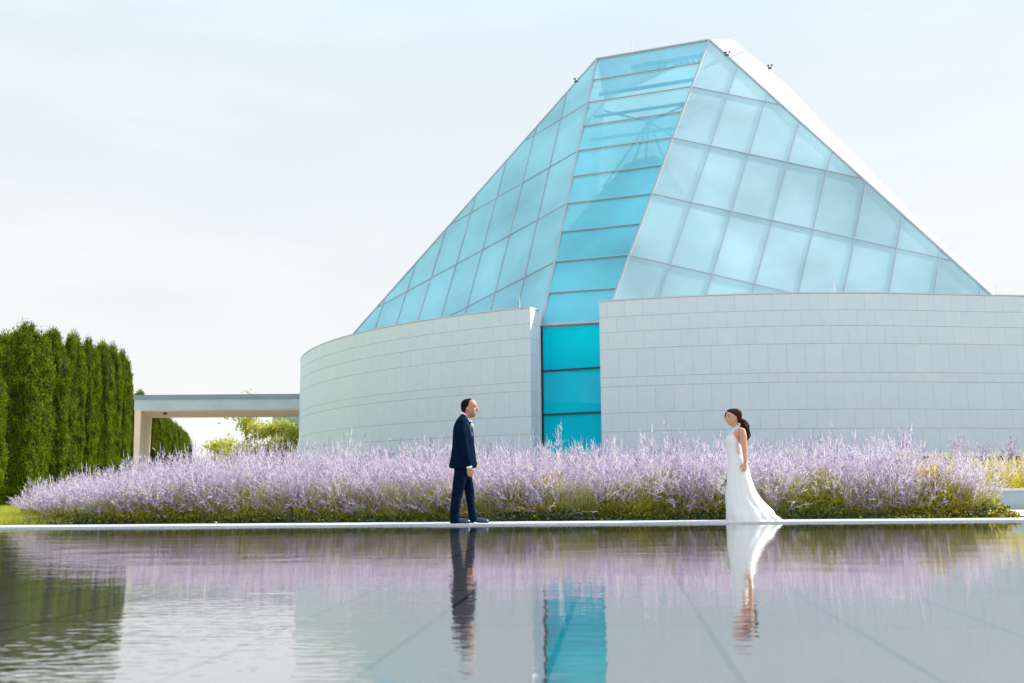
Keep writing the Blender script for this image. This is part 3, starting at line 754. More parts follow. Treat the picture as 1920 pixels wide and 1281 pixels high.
def sage(roots, heights, leans, rnd, branches=12, flo=3, wide=1.0, pale=0.55, leaves=6, leafy=0.0, sw=0.006):
    """many arching flower stems. roots (n,3), heights (n), leans (n,2) horizontal reach of the tip"""
    n = len(roots); K_ = 6; ts = np.linspace(0, 1, K_ + 1)
    def curve(t, i=slice(None)):
        t = np.asarray(t)[..., None]; L = leans[i]; Hh = heights[i][:, None]
        hor = L * (t ** 1.35 if np.ndim(t) else t)
        sag = np.linalg.norm(L, axis=1)[:, None]
        z = Hh * (t - .22 * (sag / (Hh + .01)) * t * t)
        return roots[i] + np.concatenate([hor, z], 1)
    parts = []
    pts = [curve(np.full(n, t)) for t in ts]
    for q in range(K_):
        wq = sw * (1.15 - .8 * ts[q]) * wide
        V, F = ribbons(pts[q], pts[q + 1], wq, rnd, sw * (1.15 - .8 * ts[q + 1]) * wide); parts.append((V, F, 0 if q >= 2 else 3))
    # side sprays with florets
    for b_ in range(branches):
        t = rnd.uniform(.42, .97, n); P = curve(t); T = curve(np.minimum(t + .04, 1.02)) - P; T /= np.linalg.norm(T, axis=1)[:, None]
        s = rnd.normal(size=(n, 3)); s -= T * (T * s).sum(1)[:, None]; s /= np.linalg.norm(s, axis=1)[:, None]
        L = (heights * .17 * (1.12 - t) * rnd.uniform(.7, 1.5, n) + .02)[:, None]
        E = P + (T * .75 + s * .66) * L
        E = P + (E - P) * rnd.uniform(.7, 1.4, n)[:, None]
        V, F = ribbons(P, E, .0095 * wide, rnd, .004 * wide); parts.append((V, F, rnd.choice([0, 1, 2], n, p=[.36 * pale + .10, .64 - .60 * pale, .26 + .24 * pale])))
        for f_ in range(flo):
            q = rnd.uniform(.25, 1.05, n)[:, None]; Pf = P + (E - P) * q + rnd.normal(size=(n, 3)) * .004
            dd = E - P; dd /= np.linalg.norm(dd, axis=1)[:, None] + 1e-9
            V, F = ribbons(Pf - dd * .012, Pf + dd * .013, .009 * wide, rnd, .005 * wide)
            parts.append((V, F, rnd.choice([1, 2], n, p=[1 - pale, pale])))
    # tip spike
    P = curve(np.full(n, .96)); E = curve(np.full(n, 1.06)); V, F = ribbons(P, E, .014 * wide, rnd, .004); parts.append((V, F, rnd.choice([1, 2], n)))
    for l_ in range(leaves):
        t = rnd.uniform(.05, .55, n); P = curve(t) + rnd.normal(size=(n, 3)) * .025; V, F = leaf_quads(P, .026, rnd, up=.6, el=2.4)
        kk = 4 if (leafy and rnd.random() < leafy) else 3
        parts.append((V, F, kk))
    return merge(parts)
SM = [M['steml'], M['flower'], M['flowerp'], M['leafo'], M['leafy']]

def bed(x0, x1, y0, y1, sp, per, hmean, rnd, taper=None, spread=.55, hedge=True):
    rts, hs, ls = [], [], []
    y = y0; row = 0
    while y < y1:
        x = x0 + (row % 2) * sp * .5
        while x < x1:
            cx_, cy_ = x + rnd.normal() * sp * .16, y + rnd.normal() * sp * .13
            k = taper(cx_, cy_) if taper else 1
            if k > .05:
                hh = hmean * k * rnd.uniform(.88, 1.1)
                m = int(per * (1.0 if row < 4 else .7))
                a = rnd.uniform(0, 6.283, m); rr = np.sqrt(rnd.uniform(0, 1, m)); reach = hh * spread * rr
                front = (row == 0)
                L = np.stack([np.cos(a) * reach, np.sin(a) * reach * (1.0 if not front else .85)], 1)
                h = hh * (1 - .40 * rr ** 2) * rnd.uniform(.78, 1.12, m)
                tall = rnd.random(m) < .02; h[tall] *= 1.08
                R_ = np.stack([cx_ + np.cos(a) * rr * .12, cy_ + np.sin(a) * rr * .12, gh(cx_, cy_) + np.zeros(m)], 1)
                rts.append(R_); hs.append(h); ls.append(L)
            x += sp * rnd.uniform(.85, 1.15)
        y += sp * .85; row += 1
    return np.concatenate(rts), np.concatenate(hs), np.concatenate(ls)
def taper(x, y):
    k = 1.0
    left = -8.0 + .10 * (y - 15) * 0; d = x - (-7.05 - (y - 15.3) * .55)
    if d < 0: return 0
    k *= min(1, .52 + .17 * d)
    dr = (7.05 + (y - 15.3) * .26) - x
    if dr < 0: return 0
    k *= min(1, .78 + .22 * dr)
    return k
rb = np.random.default_rng(3)
r_, h_, l_ = bed(-10.5, 9.5, 15.45, 21.2, .70, 58, 1.24, rb, taper)
V, F, k = sage(r_, h_, l_, rb, branches=15, flo=2, leaves=9, leafy=.35, wide=1.0, pale=.52)
tag(fast('flowering_sage', V, F, SM, None, k), 'wide bed of pale purple flowering sage behind the white path', 'flowers', kind='stuff')
# low front flower sprays leaning over the path
n = 2300; xx = rb.uniform(-6.9, 7.2, n); cl = (np.sin(xx * 5.1) + np.sin(xx * 2.3 + 1) > -.15) | (rb.random(n) < np.where(xx < -.5, .4, .0)); xx = xx[cl]; n = len(xx)
r2 = np.stack([xx, rb.uniform(15.15, 15.5, n), np.full(n, .02)], 1); h2 = rb.uniform(.25, .80, n) * np.minimum(1, (xx + 9) / 2.5); l2 = np.stack([rb.normal(-.12, .26, n), rb.uniform(-.30, .12, n)], 1)
V, F, k = sage(r2, h2, l2, rb, branches=9, flo=3, leaves=6, wide=1.1, pale=.4)
tag(fast('flowering_sage', V, F, SM, None, k), 'short sprays of violet sage leaning out along the front of the bed', 'flowers', kind='stuff')
# olive foliage under the flowers
n = 80000; x = rb.uniform(-8.0, 7.35, n); y = 15.1 + rb.exponential(.5, n); y = np.minimum(y, 21)
kx = np.array([min(1, max(0, (a + 7.6) / 1.2)) * (.62 if a < -1.2 else .62 + .38 * min(1, (a + 1.2) / 1.5)) * min(1, max(0, (7.9 - a) / .8)) for a in x])
zz_ = rb.uniform(0, 1, n) ** .8 * (.50 + .10 * np.sin(x * 3.1) + .08 * np.sin(x * 7.7 + 2)) * kx * np.minimum(1, .40 + (y - 15.1) * 2.2) * np.where(x > 0, 1.18, 1)
gap = np.sin(x * 4.3 + 1.1 * np.sin(x * 1.7)) + .45 * rb.normal(size=n); keep = (gap > -.30)
P = np.stack([x, y, .02 + zz_], 1)[keep]
V, F = leaf_quads(P, .026, rb, up=.8, el=2.6)
yel = (np.sin(P[:, 0] * 2.1 + .8) + .5 * np.sin(P[:, 0] * 5.3) + rb.normal(size=len(P)) * .5 + np.where(P[:, 0] > -1, .35, -.75)) > .75
tag(fast('sage_foliage', V, F, [M['leafo'], M['leafy']], None, yel.astype(int)), 'olive and yellow leaves massed below the purple flowers', 'foliage', kind='stuff')
# upright green stalks between the leaves
n = 17000; x = rb.uniform(-6.7, 7.2, n); y = 15.2 + rb.exponential(.35, n); c0 = np.round(x / .37) * .37; P = np.stack([c0 + (x - c0) * .45, y, np.full(n, .03)], 1)
hh = rb.uniform(.22, .62, n) * np.minimum(1, (x + 8.0) / 2.5); Q = P + np.stack([(x - c0) * 1.9 + rb.normal(0, .05, n), rb.normal(-.02, .07, n), hh], 1)
V, F = ribbons(P, Q, .008, rb, .004)
tag(fast('sage_stalks', V, F, mat('pale_green_stalk', (0.46, 0.47, 0.20), .7, noise=(1.3, 0, (.50, .42, .10)), trans=.4)), 'thin upright pale green stalks at the front of the sage bed', 'foliage', kind='stuff')
# dark ground cover along the path, thicker on the right
n = 52000; x = rb.uniform(-6.9, 7.5, n); dens = np.where(x > -1.5, 1, .35) * (0.65 + .35 * np.sin(x * 2.7)); keep = rb.random(n) < dens
x = x[keep]; n = len(x); y = 14.93 + .05 * np.sin(x * 3) + rb.uniform(0, .75, n)
z = .02 + rb.uniform(0, 1, n) * (.05 + .13 * np.clip((y - 14.9) / .35, 0, 1)) * (.75 + .4 * np.sin(x * 1.9 + 1))
V, F = leaf_quads(np.stack([x, y, z], 1), .030, rb, up=.2, el=1.3)
yy = rb.random(n) < np.where(x > 5.6, .45, .06)
tag(fast('ground_cover', V, F, [M['leafd'], M['leafy']], None, yy.astype(int)), 'dark green ground cover fringing the white path under the sage', 'ground cover', kind='stuff')
# shaded sage at the foot of the building
ths = np.linspace(th_l - 1.15, th_r + .95, 74); rts = []; hs = []; ls = []
for t_ in ths:
    if rb.random() < .2: continue
    p = ringp(t_ + rb.normal() * .035, CR + 1.4 + rb.uniform(0, 3.2), 0); m = int(rb.uniform(12, 34)); g0 = float(gh(p[0], p[1])); a = rb.uniform(0, 6.28, m); rr = rb.random(m)
    rts.append(np.stack([p[0] + rr * 0, p[1] + rr * 0, g0 + rr * 0], 1)); hs.append(1.3 * rb.uniform(.7, 1.2) * rb.uniform(.8, 1.1, m)); ls.append(np.stack([np.cos(a) * rr * .45, np.sin(a) * rr * .45], 1))
V, F, k = sage(np.concatenate(rts), np.concatenate(hs), np.concatenate(ls), rb, branches=7, flo=2, leaves=5, wide=2.0, pale=.3)
tag(fast('flowering_sage', V, F, SM, None, k), 'darker violet sage in the shade at the foot of the round wall', 'flowers', kind='stuff')
# right planter: low wall, yellow foliage and straw plumes
lw = MB(); xw = 7.0
for i in range(16):
    lw.box(xw + i * 1.9 + .006, xw + (i + 1) * 1.9 - .006, 19.52, 19.9, 0.0, .385)
lwo = lw.build('low_wall', mat('grey_stone_blocks', (0.36, .40, .42), .8, noise=(3, .08)))
tag(lwo, 'low grey stone retaining wall with a pale capping at the right edge', 'wall')
lc = MB(); lc.box(xw - .01, xw + 30.5, 19.48, 19.92, .388, .428); lc.build('coping', M['coping'], lwo)
lb = MB(); lb.box(xw, xw + 30, 19.53, 19.89, .002, .383); lb.build('joints', M['joint'], lwo)
ps = MB(); ps.add([(xw, 19.93, .30), (38, 19.93, .30), (38, 30, .72), (xw, 30, .72)], [(0, 1, 2, 3)]); tag(ps.build('soil', M['soil']), kind='structure')
n = 42000; x = rb.uniform(7.0, 17, n); y = rb.uniform(20.0, 30, n); 
z = .32 + (y - 20) * .042 + rb.random(n) * (.34 + .15 * np.sin(x * 2.2) + .1 * np.sin(x * 5 + y))
V, F = leaf_quads(np.stack([x, y, z], 1), .04, rb, up=.7, el=2)
tag(fast('yellow_foliage', V, F, [M['leafy'], M['leafo']], None, (rb.random(n) < .2).astype(int)), 'bright yellow foliage filling the raised bed at the right', 'foliage', kind='stuff')
n = 900; r3 = np.stack([rb.uniform(7.0, 17, n), rb.uniform(20.2, 29, n), np.zeros(n)], 1); r3[:, 2] = .3 + (r3[:, 1] - 20) * .042
V, F, k = sage(r3, rb.uniform(.45, .85, n), rb.normal(0, .12, (n, 2)), rb, branches=14, flo=3, leaves=3, wide=1.5)
k = np.where(k == 3, 1, 0)
tag(fast('plume_grass', V, F, [M['plume'], M['leafy']], None, k), 'pale straw coloured plumes standing in the raised bed at the right', 'grass', kind='stuff')
# lawn blades on the left
n = 60000; x = rb.uniform(-13, -6.6, n); y = 14.93 + rb.random(n) ** 1.3 * 14; P = np.stack([x, y, gh(x, y)], 1)
Q = P + np.stack([rb.normal(0, .025, n), rb.normal(0, .025, n), rb.uniform(.04, .11, n)], 1)
V, F = ribbons(P, Q, .010, rb, .002)
tag(fast('grass', V, F, M['blade']), 'sunlit yellow green lawn at the left end of the path', 'grass', kind='stuff')

# ------------------------------------------------------------------ people
def hand(mb, wrist, down, front, inward, s=1.0, curl=.5, k=0):
    """palm, four fingers of different lengths with knuckle bends, thumb from the side of the palm"""
    w = Vector(wrist); d = Vector(down).normalized(); f = Vector(front); f = (f - d * f.dot(d)).normalized(); i_ = d.cross(f).normalized()
    if i_.dot(Vector(inward)) < 0: i_ = -i_
    c = w + d * .045 * s
    mb.tube([w - d * .02 * s, w + d * .015 * s, c, w + d * .085 * s], [.026 * s, .031 * s, .040 * s, .038 * s], 14, flat=.40, up=tuple(i_), k=k)
    for q, (off, L, r) in enumerate(((.029, .070, .0095), (.010, .078, .0098), (-.010, .072, .0092), (-.028, .056, .0082))):
        p = w + d * .078 * s + f * off * s; pts = [p]; a = .15 + curl * .5
        for seg in (.45, .32, .25):
            dr = d * math.cos(a) + i_ * math.sin(a); pts.append(pts[-1] + dr * L * seg * s); a += curl * .9
        mb.tube(pts, [r * s, r * s, r * .92 * s, r * .75 * s], 8, k=k)
    p = w + d * .028 * s + f * .030 * s
    mb.tube([p, p + (d * .5 + f * .6 + i_ * .25) * .030 * s, p + (d * .9 + f * .55 + i_ * .5) * .052 * s, p + (d * 1.1 + f * .35 + i_ * .7) * .066 * s],
            [.0135 * s, .0115 * s, .0105 * s, .008 * s], 8, k=k)

# --- groom (faces right); u, v are profile measurements turned into metres
GX, GY = -0.69, 14.24; KX, KZ = .00165, .001632
def G(u, v, y=0): return Vector((GX + (u - 320) * KX, GY + y, .022 + (1213 - v) * KZ))
def Gr(rows): return [(G(0, v).z, G(x0, v).x, G(x1, v).x, GY + yc, yh) for v, x0, x1, yc, yh in rows]
groom = empty('person', (GX, GY, .022), 'man in a navy suit with a white buttonhole, standing at the water edge facing right', 'person')
mb = MB()
head = [(303, 380, 398, 0, .012), (298, 362, 406, 0, .030), (288, 345, 413, 0, .044), (274, 330, 417, 0, .055), (258, 316, 420, 0, .064), (240, 305, 423, 0, .071),
        (222, 298, 424, 0, .076), (200, 295, 427, 0, .078), (180, 297, 425, 0, .077), (163, 304, 418, 0, .071), (150, 317, 408, 0, .058), (142, 332, 396, 0, .040), (139, 350, 384, 0, .02)]
mb.rings(refine(Gr(head)), 36, 2.1)
mb.tube([G(330, 345), G(335, 300), G(352, 255)], [.064, .058, .058], 18)
# nose, brow, lips, chin, ears
mb.tube([G(420, 205), G(430, 222), G(438, 236), G(424, 246)], [.010, .013, .014, .010], 10)
mb.tube([G(421, 199, -.04), G(426, 200, 0), G(421, 199, .04)], [.008, .010, .008], 8)
mb.ball(G(418, 262), .014, 10, (1, 1.7, .6)); mb.ball(G(404, 286), .026, 12, (1, 1.1, .9))
for s_ in (-1, 1):
    mb.ball(G(347, 233, s_ * .086), .031, 12, (.62, .42, 1.0)); mb.ball(G(352, 226, s_ * .092), .016, 10, (.7, .4, 1)); mb.ball(G(400, 235, s_ * .048), .024, 10, (1, .8, 1))
mb.rings(refine(Gr([(790, 262, 350, 0, .12), (700, 250, 370, 0, .14), (600, 245, 375, 0, .13), (500, 245, 375, 0, .14), (400, 252, 365, 0, .15), (355, 265, 352, 0, .13), (325, 290, 345, 0, .08)])), 28)
for sg, arm in ((-1, ((300, 345), (318, 540), (366, 738))), (1, ((300, 345), (330, 540), (352, 738)))):
    p = [G(u, v + (14 if not q else 0), sg * (.205 if q else .16)) for q, (u, v) in enumerate(arm)]
    mb.tube([G(300, 362, sg * .12)] + [p[0], (p[0] + p[1]) / 2, p[1], (p[1] + p[2]) / 2, p[2]], [.03, .03, .036, .034, .030, .025], 14)
    hand(mb, p[2], (p[2] - p[1]) * .5 + Vector((.0, 0, -.12)), (1, 0, 0), (0, -sg, 0), 1.0, .55)
for pts in (((292, 790, -.09), (264, 960, -.09), (242, 1180, -.09)), ((336, 800, .09), (362, 980, .09), (395, 1180, .09))):
    mb.tube([G(*q) for q in pts], [.06, .045, .03], 16)
body = remesh(mb.build('body', M['skin'], groom), .0052)
mb = MB()
hr = [(262, 306, 322, 0, .060), (250, 298, 330, 0, .076), (232, 292, 336, 0, .083), (216, 290, 352, 0, .085), (200, 289, 372, 0, .0845), (180, 291, 377, 0, .083), (163, 298, 381, 0, .077), (149, 312, 386, 0, .063), (140, 330, 390, 0, .045), (135, 348, 380, 0, .02)]
mb.rings(refine(Gr(hr)), 44, 3.2); remesh(mb.build('hair', M['hair'], groom), .006)
mb = MB()
for s_ in (-1, 1): mb = MB(); mb.ball(G(408, 215, s_ * .049), .011, 8, (.8, 1, .55)); mb.build('eye', M['dk'], groom); mb = MB(); mb.tube([G(420, 203, s_ * .030), G(412, 199, s_ * .050), G(399, 203, s_ * .066)], .005, 6); mb.build('eyebrow', M['dk'], groom)

mb = MB(); mb.rings(refine(Gr([(300, 370, 404, 0, .03), (293, 352, 411, 0, .040), (284, 344, 417, 0, .051), (272, 350, 420, 0, .058), (262, 362, 421, 0, .059), (254, 372, 419, 0, .052), (250, 384, 414, 0, .042)])), 32, 2.4)
mb.build('beard_shadow', mat('shaved_beard', (0.24, 0.125, 0.085), .6, noise=(60, .15)), groom, True)
mb = MB(); mb.rings(Gr([(345, 305, 376, 0, .085), (320, 300, 372, 0, .075), (300, 298, 366, 0, .070), (283, 294, 352, 0, .067), (268, 292, 336, 0, .066)]), 30)
# sheared so it rises towards the nape
for q, v in enumerate(mb.V): mb.V[q] = (v[0], v[1], v[2] - (v[0] - GX) * .55 * max(0, min(1, (v[2] - G(0, 345).z) / .1)) + .01)
mb.build('shirt_collar', M['shirt'], groom, True)
jrows = [(742, 205, 410, 0, .195), (734, 188, 424, 0, .205), (716, 187, 427, 0, .205), (690, 193, 426, 0, .20), (640, 204, 420, 0, .19), (580, 213, 413, 0, .178), (520, 217, 406, 0, .175), (460, 220, 402, 0, .185), (400, 224, 394, 0, .20), (355, 236, 378, 0, .212), (325, 252, 362, 0, .195), (300, 270, 348, 0, .135), (280, 288, 335, 0, .08), (270, 298, 322, 0, .055)]
mb = MB(); JR = refine(Gr(jrows))
mb.rings(JR, 48, 2.3, fold=lambda t, th: 1 + .012 * math.sin(7 * th + 9 * t) * (1 - t))
for sg, arm in ((-1, ((298, 352), (312, 450), (322, 545), (345, 640), (367, 730))), (1, ((298, 352), (312, 450), (330, 545), (342, 640), (352, 730)))):
    p = [G(u, v, sg * (.205 if q else .16)) for q, (u, v) in enumerate(arm)]
    mb.tube([G(300, 330, sg * .13)] + p, [.06, .078, .074, .064, .056, .046], 20, flat=.95)
jk = remesh(mb.build('jacket', M['suit'], groom), .007)
# cuffs, lapels
for sg, u in ((-1, 368), (1, 353)):
    c = MB(); c.tube([G(u - 3, 722, sg * .205), G(u + 2, 744, sg * .205)], [.040, .039], 18); c.build('cuff', M['shirt'], groom, True)
def on_jacket(u, v, s_=-1, off=.006):
    z = G(0, v).z; rows = sorted(JR); lo = max([r for r in rows if r[0] <= z], default=rows[0]); hi = min([r for r in rows if r[0] >= z], default=rows[-1])
    t = 0 if hi[0] == lo[0] else (z - lo[0]) / (hi[0] - lo[0]); q = [a + (b - a) * t for a, b in zip(lo, hi)]
    x = G(u, v).x; cx_ = (q[1] + q[2]) / 2; a = (q[2] - q[1]) / 2; c = min(.999, abs((x - cx_) / a)); y = q[4] * (1 - c ** 2.3) ** (1 / 2.3)
    return Vector((x, GY + s_ * (y + off), z))
for s_ in (-1, 1):
    lp = MB(); left = [(326, 285), (340, 320), (352, 360), (372, 400), (382, 440), (388, 470)]; right = [(338, 288), (358, 325), (376, 362), (388, 402), (394, 440), (396, 470)]
    V = [on_jacket(*p, s_) for p in left] + [on_jacket(*p, s_) for p in right] + [on_jacket(*p, s_, .001) for p in left] + [on_jacket(*p, s_, .001) for p in right]; m = len(left)
    F = [(i, i + 1, m + i + 1, m + i) for i in range(m - 1)] + [(i, 2 * m + i, 2 * m + i + 1, i + 1) for i in range(m - 1)] + [(m + i, m + i + 1, 3 * m + i + 1, 3 * m + i) for i in range(m - 1)]
    lp.add(V, F); lp.build('lapel', M['satin'], jk)
sh = MB(); V = []
for v, wdt in ((300, .03), (330, .042), (370, .036), (420, .022), (465, .006)):
    z = G(0, v).z; q = min(JR, key=lambda r: abs(r[0] - z)); V += [(q[2] - .022, GY - wdt, z), (q[2] - .001, GY, z), (q[2] - .022, GY + wdt, z)]
sh.add(V, [(3 * i + k_, 3 * i + 1 + k_, 3 * i + 4 + k_, 3 * i + 3 + k_) for i in range(4) for k_ in (0, 1)]); sh.build('shirt_front', M['shirt'], groom)
bt = MB(); bt.ball(G(378, 338), .02, 8, (.6, 1.8, 1)); bt.ball(G(381, 338), .009, 8); bt.build('bow_tie', M['satin'], groom)
bf = MB()
for k_ in range(9):
    a = k_ * 2.4; bf.ball(on_jacket(382, 372, -1, .03) + Vector((.012 + .012 * math.cos(a), -.008 * (k_ % 3), .013 * math.sin(a))), .014, 6, (1, .6, 1))
bo = bf.build('buttonhole_flower', M['petal'], groom)
bf = MB(); bf.tube([on_jacket(379, 380, -1, .02), on_jacket(377, 398, -1, .012)], .006, 6); bf.build('stem', M['stemg'], bo)
# trousers
mb = MB()
mb.rings(refine(Gr([(835, 262, 360, 0, .13), (800, 236, 382, 0, .172), (760, 232, 392, 0, .18), (700, 232, 392, 0, .17)])), 32)
def fold1(t, th): return 1 + .035 * math.sin(22 * t + 2 * th) * (1 - t) ** 1.5 + .02 * math.sin(3 * th + 12 * t)
mb.rings(refine(Gr([(1210, 202, 292, -.09, .070), (1180, 200, 284, -.09, .070), (1140, 201, 280, -.09, .069), (1080, 204, 285, -.09, .070), (1020, 208, 298, -.09, .074), (960, 213, 311, -.09, .080), (900, 220, 326, -.09, .086), (850, 226, 340, -.09, .090), (780, 234, 350, -.085, .09)])), 28, 2.2, fold=fold1)
mb.rings(refine(Gr([(1203, 362, 440, .09, .070), (1180, 358, 430, .09, .070), (1140, 352, 420, .09, .069), (1090, 347, 410, .09, .070), (1040, 338, 405, .09, .073), (980, 325, 404, .09, .078), (920, 315, 402, .09, .084), (850, 300, 390, .09, .088), (780, 290, 384, .085, .088)])), 28, 2.2, fold=fold1)
remesh(mb.build('trousers', M['suit'], groom), .007)
for u0, yc, L, tilt in ((208, -.09, .275, 0), (356, .09, .285, .0)):
    b0 = G(u0, 1213, yc); s_ = MB()
    s_.tube([b0 + Vector((.0, 0, .034)), b0 + Vector((.02, 0, .045)), b0 + Vector((.09, 0, .048)), b0 + Vector((.15, 0, .038)), b0 + Vector((.22, 0, .027)), b0 + Vector((L - .015, 0, .021)), b0 + Vector((L, 0, .018))],
            [.022, .040, .044, .045, .048, .034, .012], 16, flat=.8, up=(0, 0, 1))
    so = s_.build('shoe', M['shoe'], groom, True)
    for q in so.data.vertices: q.co.z = max(q.co.z, .0225)
    s_ = MB(); s_.box(b0.x + .005, b0.x + .075, b0.y - .034, b0.y + .034, .0222, .038); s_.build('heel', M['darkmet'], so)

# --- bride (faces left)
BX, BY = 3.22, 14.42; LX, LZ = .001553, .001530
def Bq(u, v, y=0):
    z = (1183 - v) * LZ; return Vector((BX + (u - 345) * LX + .041 * z, BY + y, .022 + z))
def Brw(rows): return [(Bq(0, v).z, Bq(x0, v).x, Bq(x1, v).x, BY + yc, yh) for v, x0, x1, yc, yh in rows]
bride = empty('person', (BX, BY, .022), 'woman in a white halter gown with a train and dark ponytail, facing left', 'person')
mb = MB()
mb.rings(refine(Brw([(296, 252, 268, 0, .012), (291, 245, 280, 0, .026), (280, 239, 300, 0, .042), (263, 232, 325, 0, .055), (243, 227, 345, 0, .064), (220, 223, 358, 0, .069), (195, 223, 361, 0, .070), (172, 230, 355, 0, .067), (155, 245, 343, 0, .056), (146, 260, 328, 0, .04), (142, 280, 310, 0, .02)])), 36, 2.1)
mb.tube([Bq(322, 345), Bq(312, 305), Bq(303, 262)], [.052, .044, .045], 18)
mb.tube([Bq(225, 208), Bq(217, 225), Bq(211, 238), Bq(224, 246)], [.008, .010, .011, .009], 10)
mb.ball(Bq(229, 258), .011, 10, (1, 1.6, .7)); mb.ball(Bq(250, 282), .020, 12, (1, 1.1, .9))
for s_ in (-1, 1):
    mb.ball(Bq(303, 228, s_ * .078), .026, 12, (.55, .45, 1)); mb.ball(Bq(250, 240, s_ * .042), .021, 10, (1, .8, 1))
mb.rings(refine(Brw([(640, 262, 395, 0, .15), (585, 258, 378, 0, .13), (530, 255, 368, 0, .115), (470, 250, 372, 0, .125), (420, 245, 378, 0, .135), (380, 255, 380, 0, .15), (350, 275, 375, 0, .155), (332, 292, 362, 0, .11)])), 30)
near = [(345, 355), (356, 400), (363, 480), (368, 555), (370, 600), (367, 655)]
p = [Bq(u, v, -.165 - .012 * q) for q, (u, v) in enumerate(near)]
mb.tube([Bq(340, 345, -.11)] + p, [.045, .054, .050, .043, .036, .031, .023], 18)
hand(mb, p[-1], p[-1] - p[-2] + Vector((-.01, 0, 0)), (-1, 0, 0), (0, 1, 0), .92, .6)
far_ = [(342, 355), (345, 420), (352, 520), (335, 590), (290, 680), (262, 760)]
p = [Bq(u, v, .165 - .012 * q) for q, (u, v) in enumerate(far_)]
mb.tube([Bq(340, 345, .11)] + p, [.045, .052, .048, .042, .034, .029, .023], 18)
hand(mb, p[-1], p[-1] - p[-2], (-.7, 0, .7), (0, -1, 0), .92, 1.25)
for s_ in (-1, 1): mb.tube([Bq(330, 620, s_ * .08), Bq(315, 900, s_ * .08), Bq(305, 1150, s_ * .07)], [.085, .055, .035], 16)
for s_ in (-1, 1): mb.tube([Bq(305, 1150, s_ * .07), Bq(285, 1172, s_ * .07), Bq(255, 1176, s_ * .07)], [.035, .03, .02], 12)
remesh(mb.build('body', M['skinb'], bride), .005)
mb = MB()
mb.rings(refine(Brw([(272, 332, 350, 0, .045), (262, 326, 356, 0, .062), (245, 318, 361, 0, .073), (226, 304, 366, 0, .0765), (205, 280, 369, 0, .078), (185, 256, 368, 0, .077), (168, 238, 363, 0, .074), (154, 232, 353, 0, .066), (143, 245, 338, 0, .052), (136, 265, 320, 0, .028)])), 44, 3.2)
mb.tube([Bq(228, 170, 0), Bq(222, 185, .03), Bq(219, 215, .055), Bq(224, 245, .066)], [.012, .012, .010, .006], 8)
hb = remesh(mb.build('hair', M['hairb'], bride), .006)
mb = MB(); rr_ = random.Random(4)
for k_ in range(16):
    a = k_ * 2.4; ph = rr_.uniform(0, 6); off = .022 * math.sqrt(k_ / 16) + .006
    pts = []; rad = []
    L = rr_.uniform(.82, 1.03)
    for q in range(15):
        t = q / 14 * L; u = np.interp(t, [0, .12, .35, .6, .8, 1], [350, 378, 393, 404, 412, 398]); v = np.interp(t, [0, .12, .35, .6, .8, 1], [238, 246, 300, 352, 400, 450])
        sp_ = 1.0 + 1.3 * math.sin(min(1, t) * 3.1); w_ = .010 * math.sin(t * 14 + ph)
        pts.append(Bq(u, v) + Vector((off * math.cos(a) * sp_ + w_, off * math.sin(a) * sp_ + .008 * math.cos(t * 13 + ph), 0))); rad.append(.013 * (1 - .55 * t))
    mb.tube(pts, rad, 8)
mb.build('ponytail', M['hairb'], hb, True)
mb = MB(); mb.ball(Bq(352, 240, -.03), .012, 8, (1, 1, 1.4)); mb.ball(Bq(352, 240, .0), .02, 8, (.5, 1.8, 1)); mb.build('hair_clip', M['petal'], hb)
mb = MB()
for s_ in (-1, 1): mb = MB(); mb.ball(Bq(238, 217, s_ * .0435), .010, 8, (.8, 1, .5)); mb.build('eye', M['dk'], bride); mb = MB(); mb.tube([Bq(229, 204, s_ * .028), Bq(236, 201, s_ * .045), Bq(249, 204, s_ * .058)], .0035, 6); mb.build('eyebrow', M['dk'], bride)

mb = MB(); mb.ball(Bq(226, 258), .008, 8, (.8, 2.2, .8)); mb.build('lips', M['lip'], bride)
# gown
def gfold(t, th):
    k_ = max(0, (0.60 - t)) / .60
    back = .5 + .5 * math.cos(th)
    return 1 + k_ * (.042 * math.sin(15 * th + 2.5 * t) + .028 * math.sin(8 * th + 6 * t)) * (.5 + back)
grow = [(1183, 229, 738, 0, .31), (1176, 230, 731, 0, .305), (1165, 231, 714, 0, .295), (1130, 231, 672, 0, .29), (1090, 230, 650, 0, .265), (1040, 227, 598, 0, .24), (980, 223, 545, 0, .222), (920, 223, 505, 0, .21), (850, 229, 474, 0, .20), (780, 237, 449, 0, .192), (700, 243, 430, 0, .182), (640, 245, 413, 0, .17), (600, 244, 394, 0, .148), (565, 243, 380, 0, .132), (530, 239, 372, 0, .125), (490, 230, 366, 0, .13), (450, 221, 352, 0, .138), (420, 224, 340, 0, .138), (395, 234, 332, 0, .125)]
mb = MB(); mb.rings(refine(Brw(grow), 5), 72, 2.15, fold=gfold)
gn = mb.build('gown', M['gown'], bride, True)
mb = MB(); mb.rings(refine(Brw([(400, 234, 338, 0, .128), (370, 246, 338, 0, .112), (345, 260, 342, 0, .09), (325, 276, 350, 0, .068), (308, 292, 352, 0, .054), (298, 304, 346, 0, .047)])), 40, 2.1)
mb.build('halter_top', mat('sheer_tulle', (0.72, .70, .72), .7, trans=.2), gn, True)
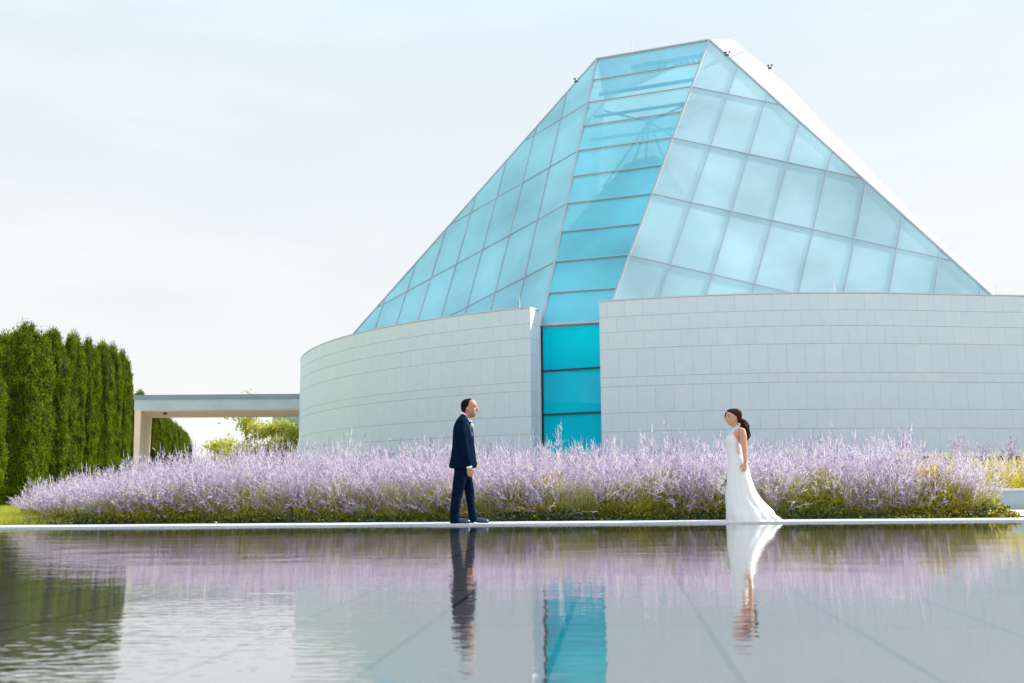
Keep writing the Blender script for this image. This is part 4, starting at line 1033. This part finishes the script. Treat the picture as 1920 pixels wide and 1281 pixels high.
# lace side panel, hugging the waist on each side
for s_ in (-1, 1):
    lp = MB(); V = []; prof = [(430, 322, 345), (460, 312, 352), (490, 302, 356), (520, 296, 360), (548, 300, 362), (560, 318, 362)]
    GR = refine(Brw(grow), 5)
    for v, ua, ub in prof:
        for q in range(5):
            u = ua + (ub - ua) * q / 4; P_ = Bq(u, v); r0 = min(GR, key=lambda r: abs(r[0] - P_.z)); cx_ = (r0[1] + r0[2]) / 2; a = (r0[2] - r0[1]) / 2
            c = min(.995, abs((P_.x - cx_) / a)); V.append((P_.x, BY + s_ * (r0[4] * (1 - c ** 2.15) ** (1 / 2.15) + .006), P_.z))
    lp.add(V, [(5 * i + j, 5 * i + j + 1, 5 * i + j + 6, 5 * i + j + 5) for i in range(5) for j in range(4)]); lp.build('lace_panel', M['lace'], gn, True)

# bouquet held in the far hand
hx = Bq(215, 850, .10)
bq = empty('bouquet', hx, 'round bouquet of white roses held low in front of the bride', 'bouquet')
rr_ = random.Random(9)
for k_ in range(22):
    a = k_ * 2.39996; ph = math.acos(1 - 2 * (k_ + .5) / 22); d = Vector((math.sin(ph) * math.cos(a), math.sin(ph) * math.sin(a), math.cos(ph)))
    c = hx + Vector((d.x * .075, d.y * .085, d.z * .115)); f = MB()
    t1_ = d.orthogonal().normalized(); t2_ = d.cross(t1_)
    f.ball(c, .017, 8)
    for ring, (np_, rad_, tilt) in enumerate(((4, .020, .95), (5, .030, .6), (6, .038, .25))):
        for j in range(np_):
            an = 6.283 * j / np_ + ring; o_ = t1_ * math.cos(an) + t2_ * math.sin(an); sd_ = t2_ * math.cos(an) - t1_ * math.sin(an)
            b0 = c + o_ * .006 - d * .008; tip = c + o_ * rad_ + d * (.014 * tilt + .006); w_ = .017 + .004 * ring
            mid = c + o_ * rad_ * .75 + d * .004 * tilt
            f.add([b0, mid + sd_ * w_, tip + sd_ * w_ * .5, tip - sd_ * w_ * .5, mid - sd_ * w_, mid - d * .002], [(0, 1, 5), (0, 5, 4), (5, 1, 2), (5, 2, 3), (5, 3, 4)])
    f.build('rose', M['petal'], bq)
f = MB(); handp = Bq(262, 790, .10)
for k_ in range(9): a = k_ * .7; f.tube([hx + Vector((.03 * math.cos(a), .03 * math.sin(a), 0)), handp + Vector((.008 * math.cos(a), .008 * math.sin(a), .0)), handp + Vector((.05 + .02 * math.cos(a), .02 * math.sin(a), .05))], .004, 6)
f.build('stems', M['stemg'], bq)
V, F = leaf_quads(np.array(hx)[None] + rb.normal(size=(16, 3)) * np.array([.05, .055, .07]), .035, rb); fast('leaves', V, F, M['stemg'], bq)
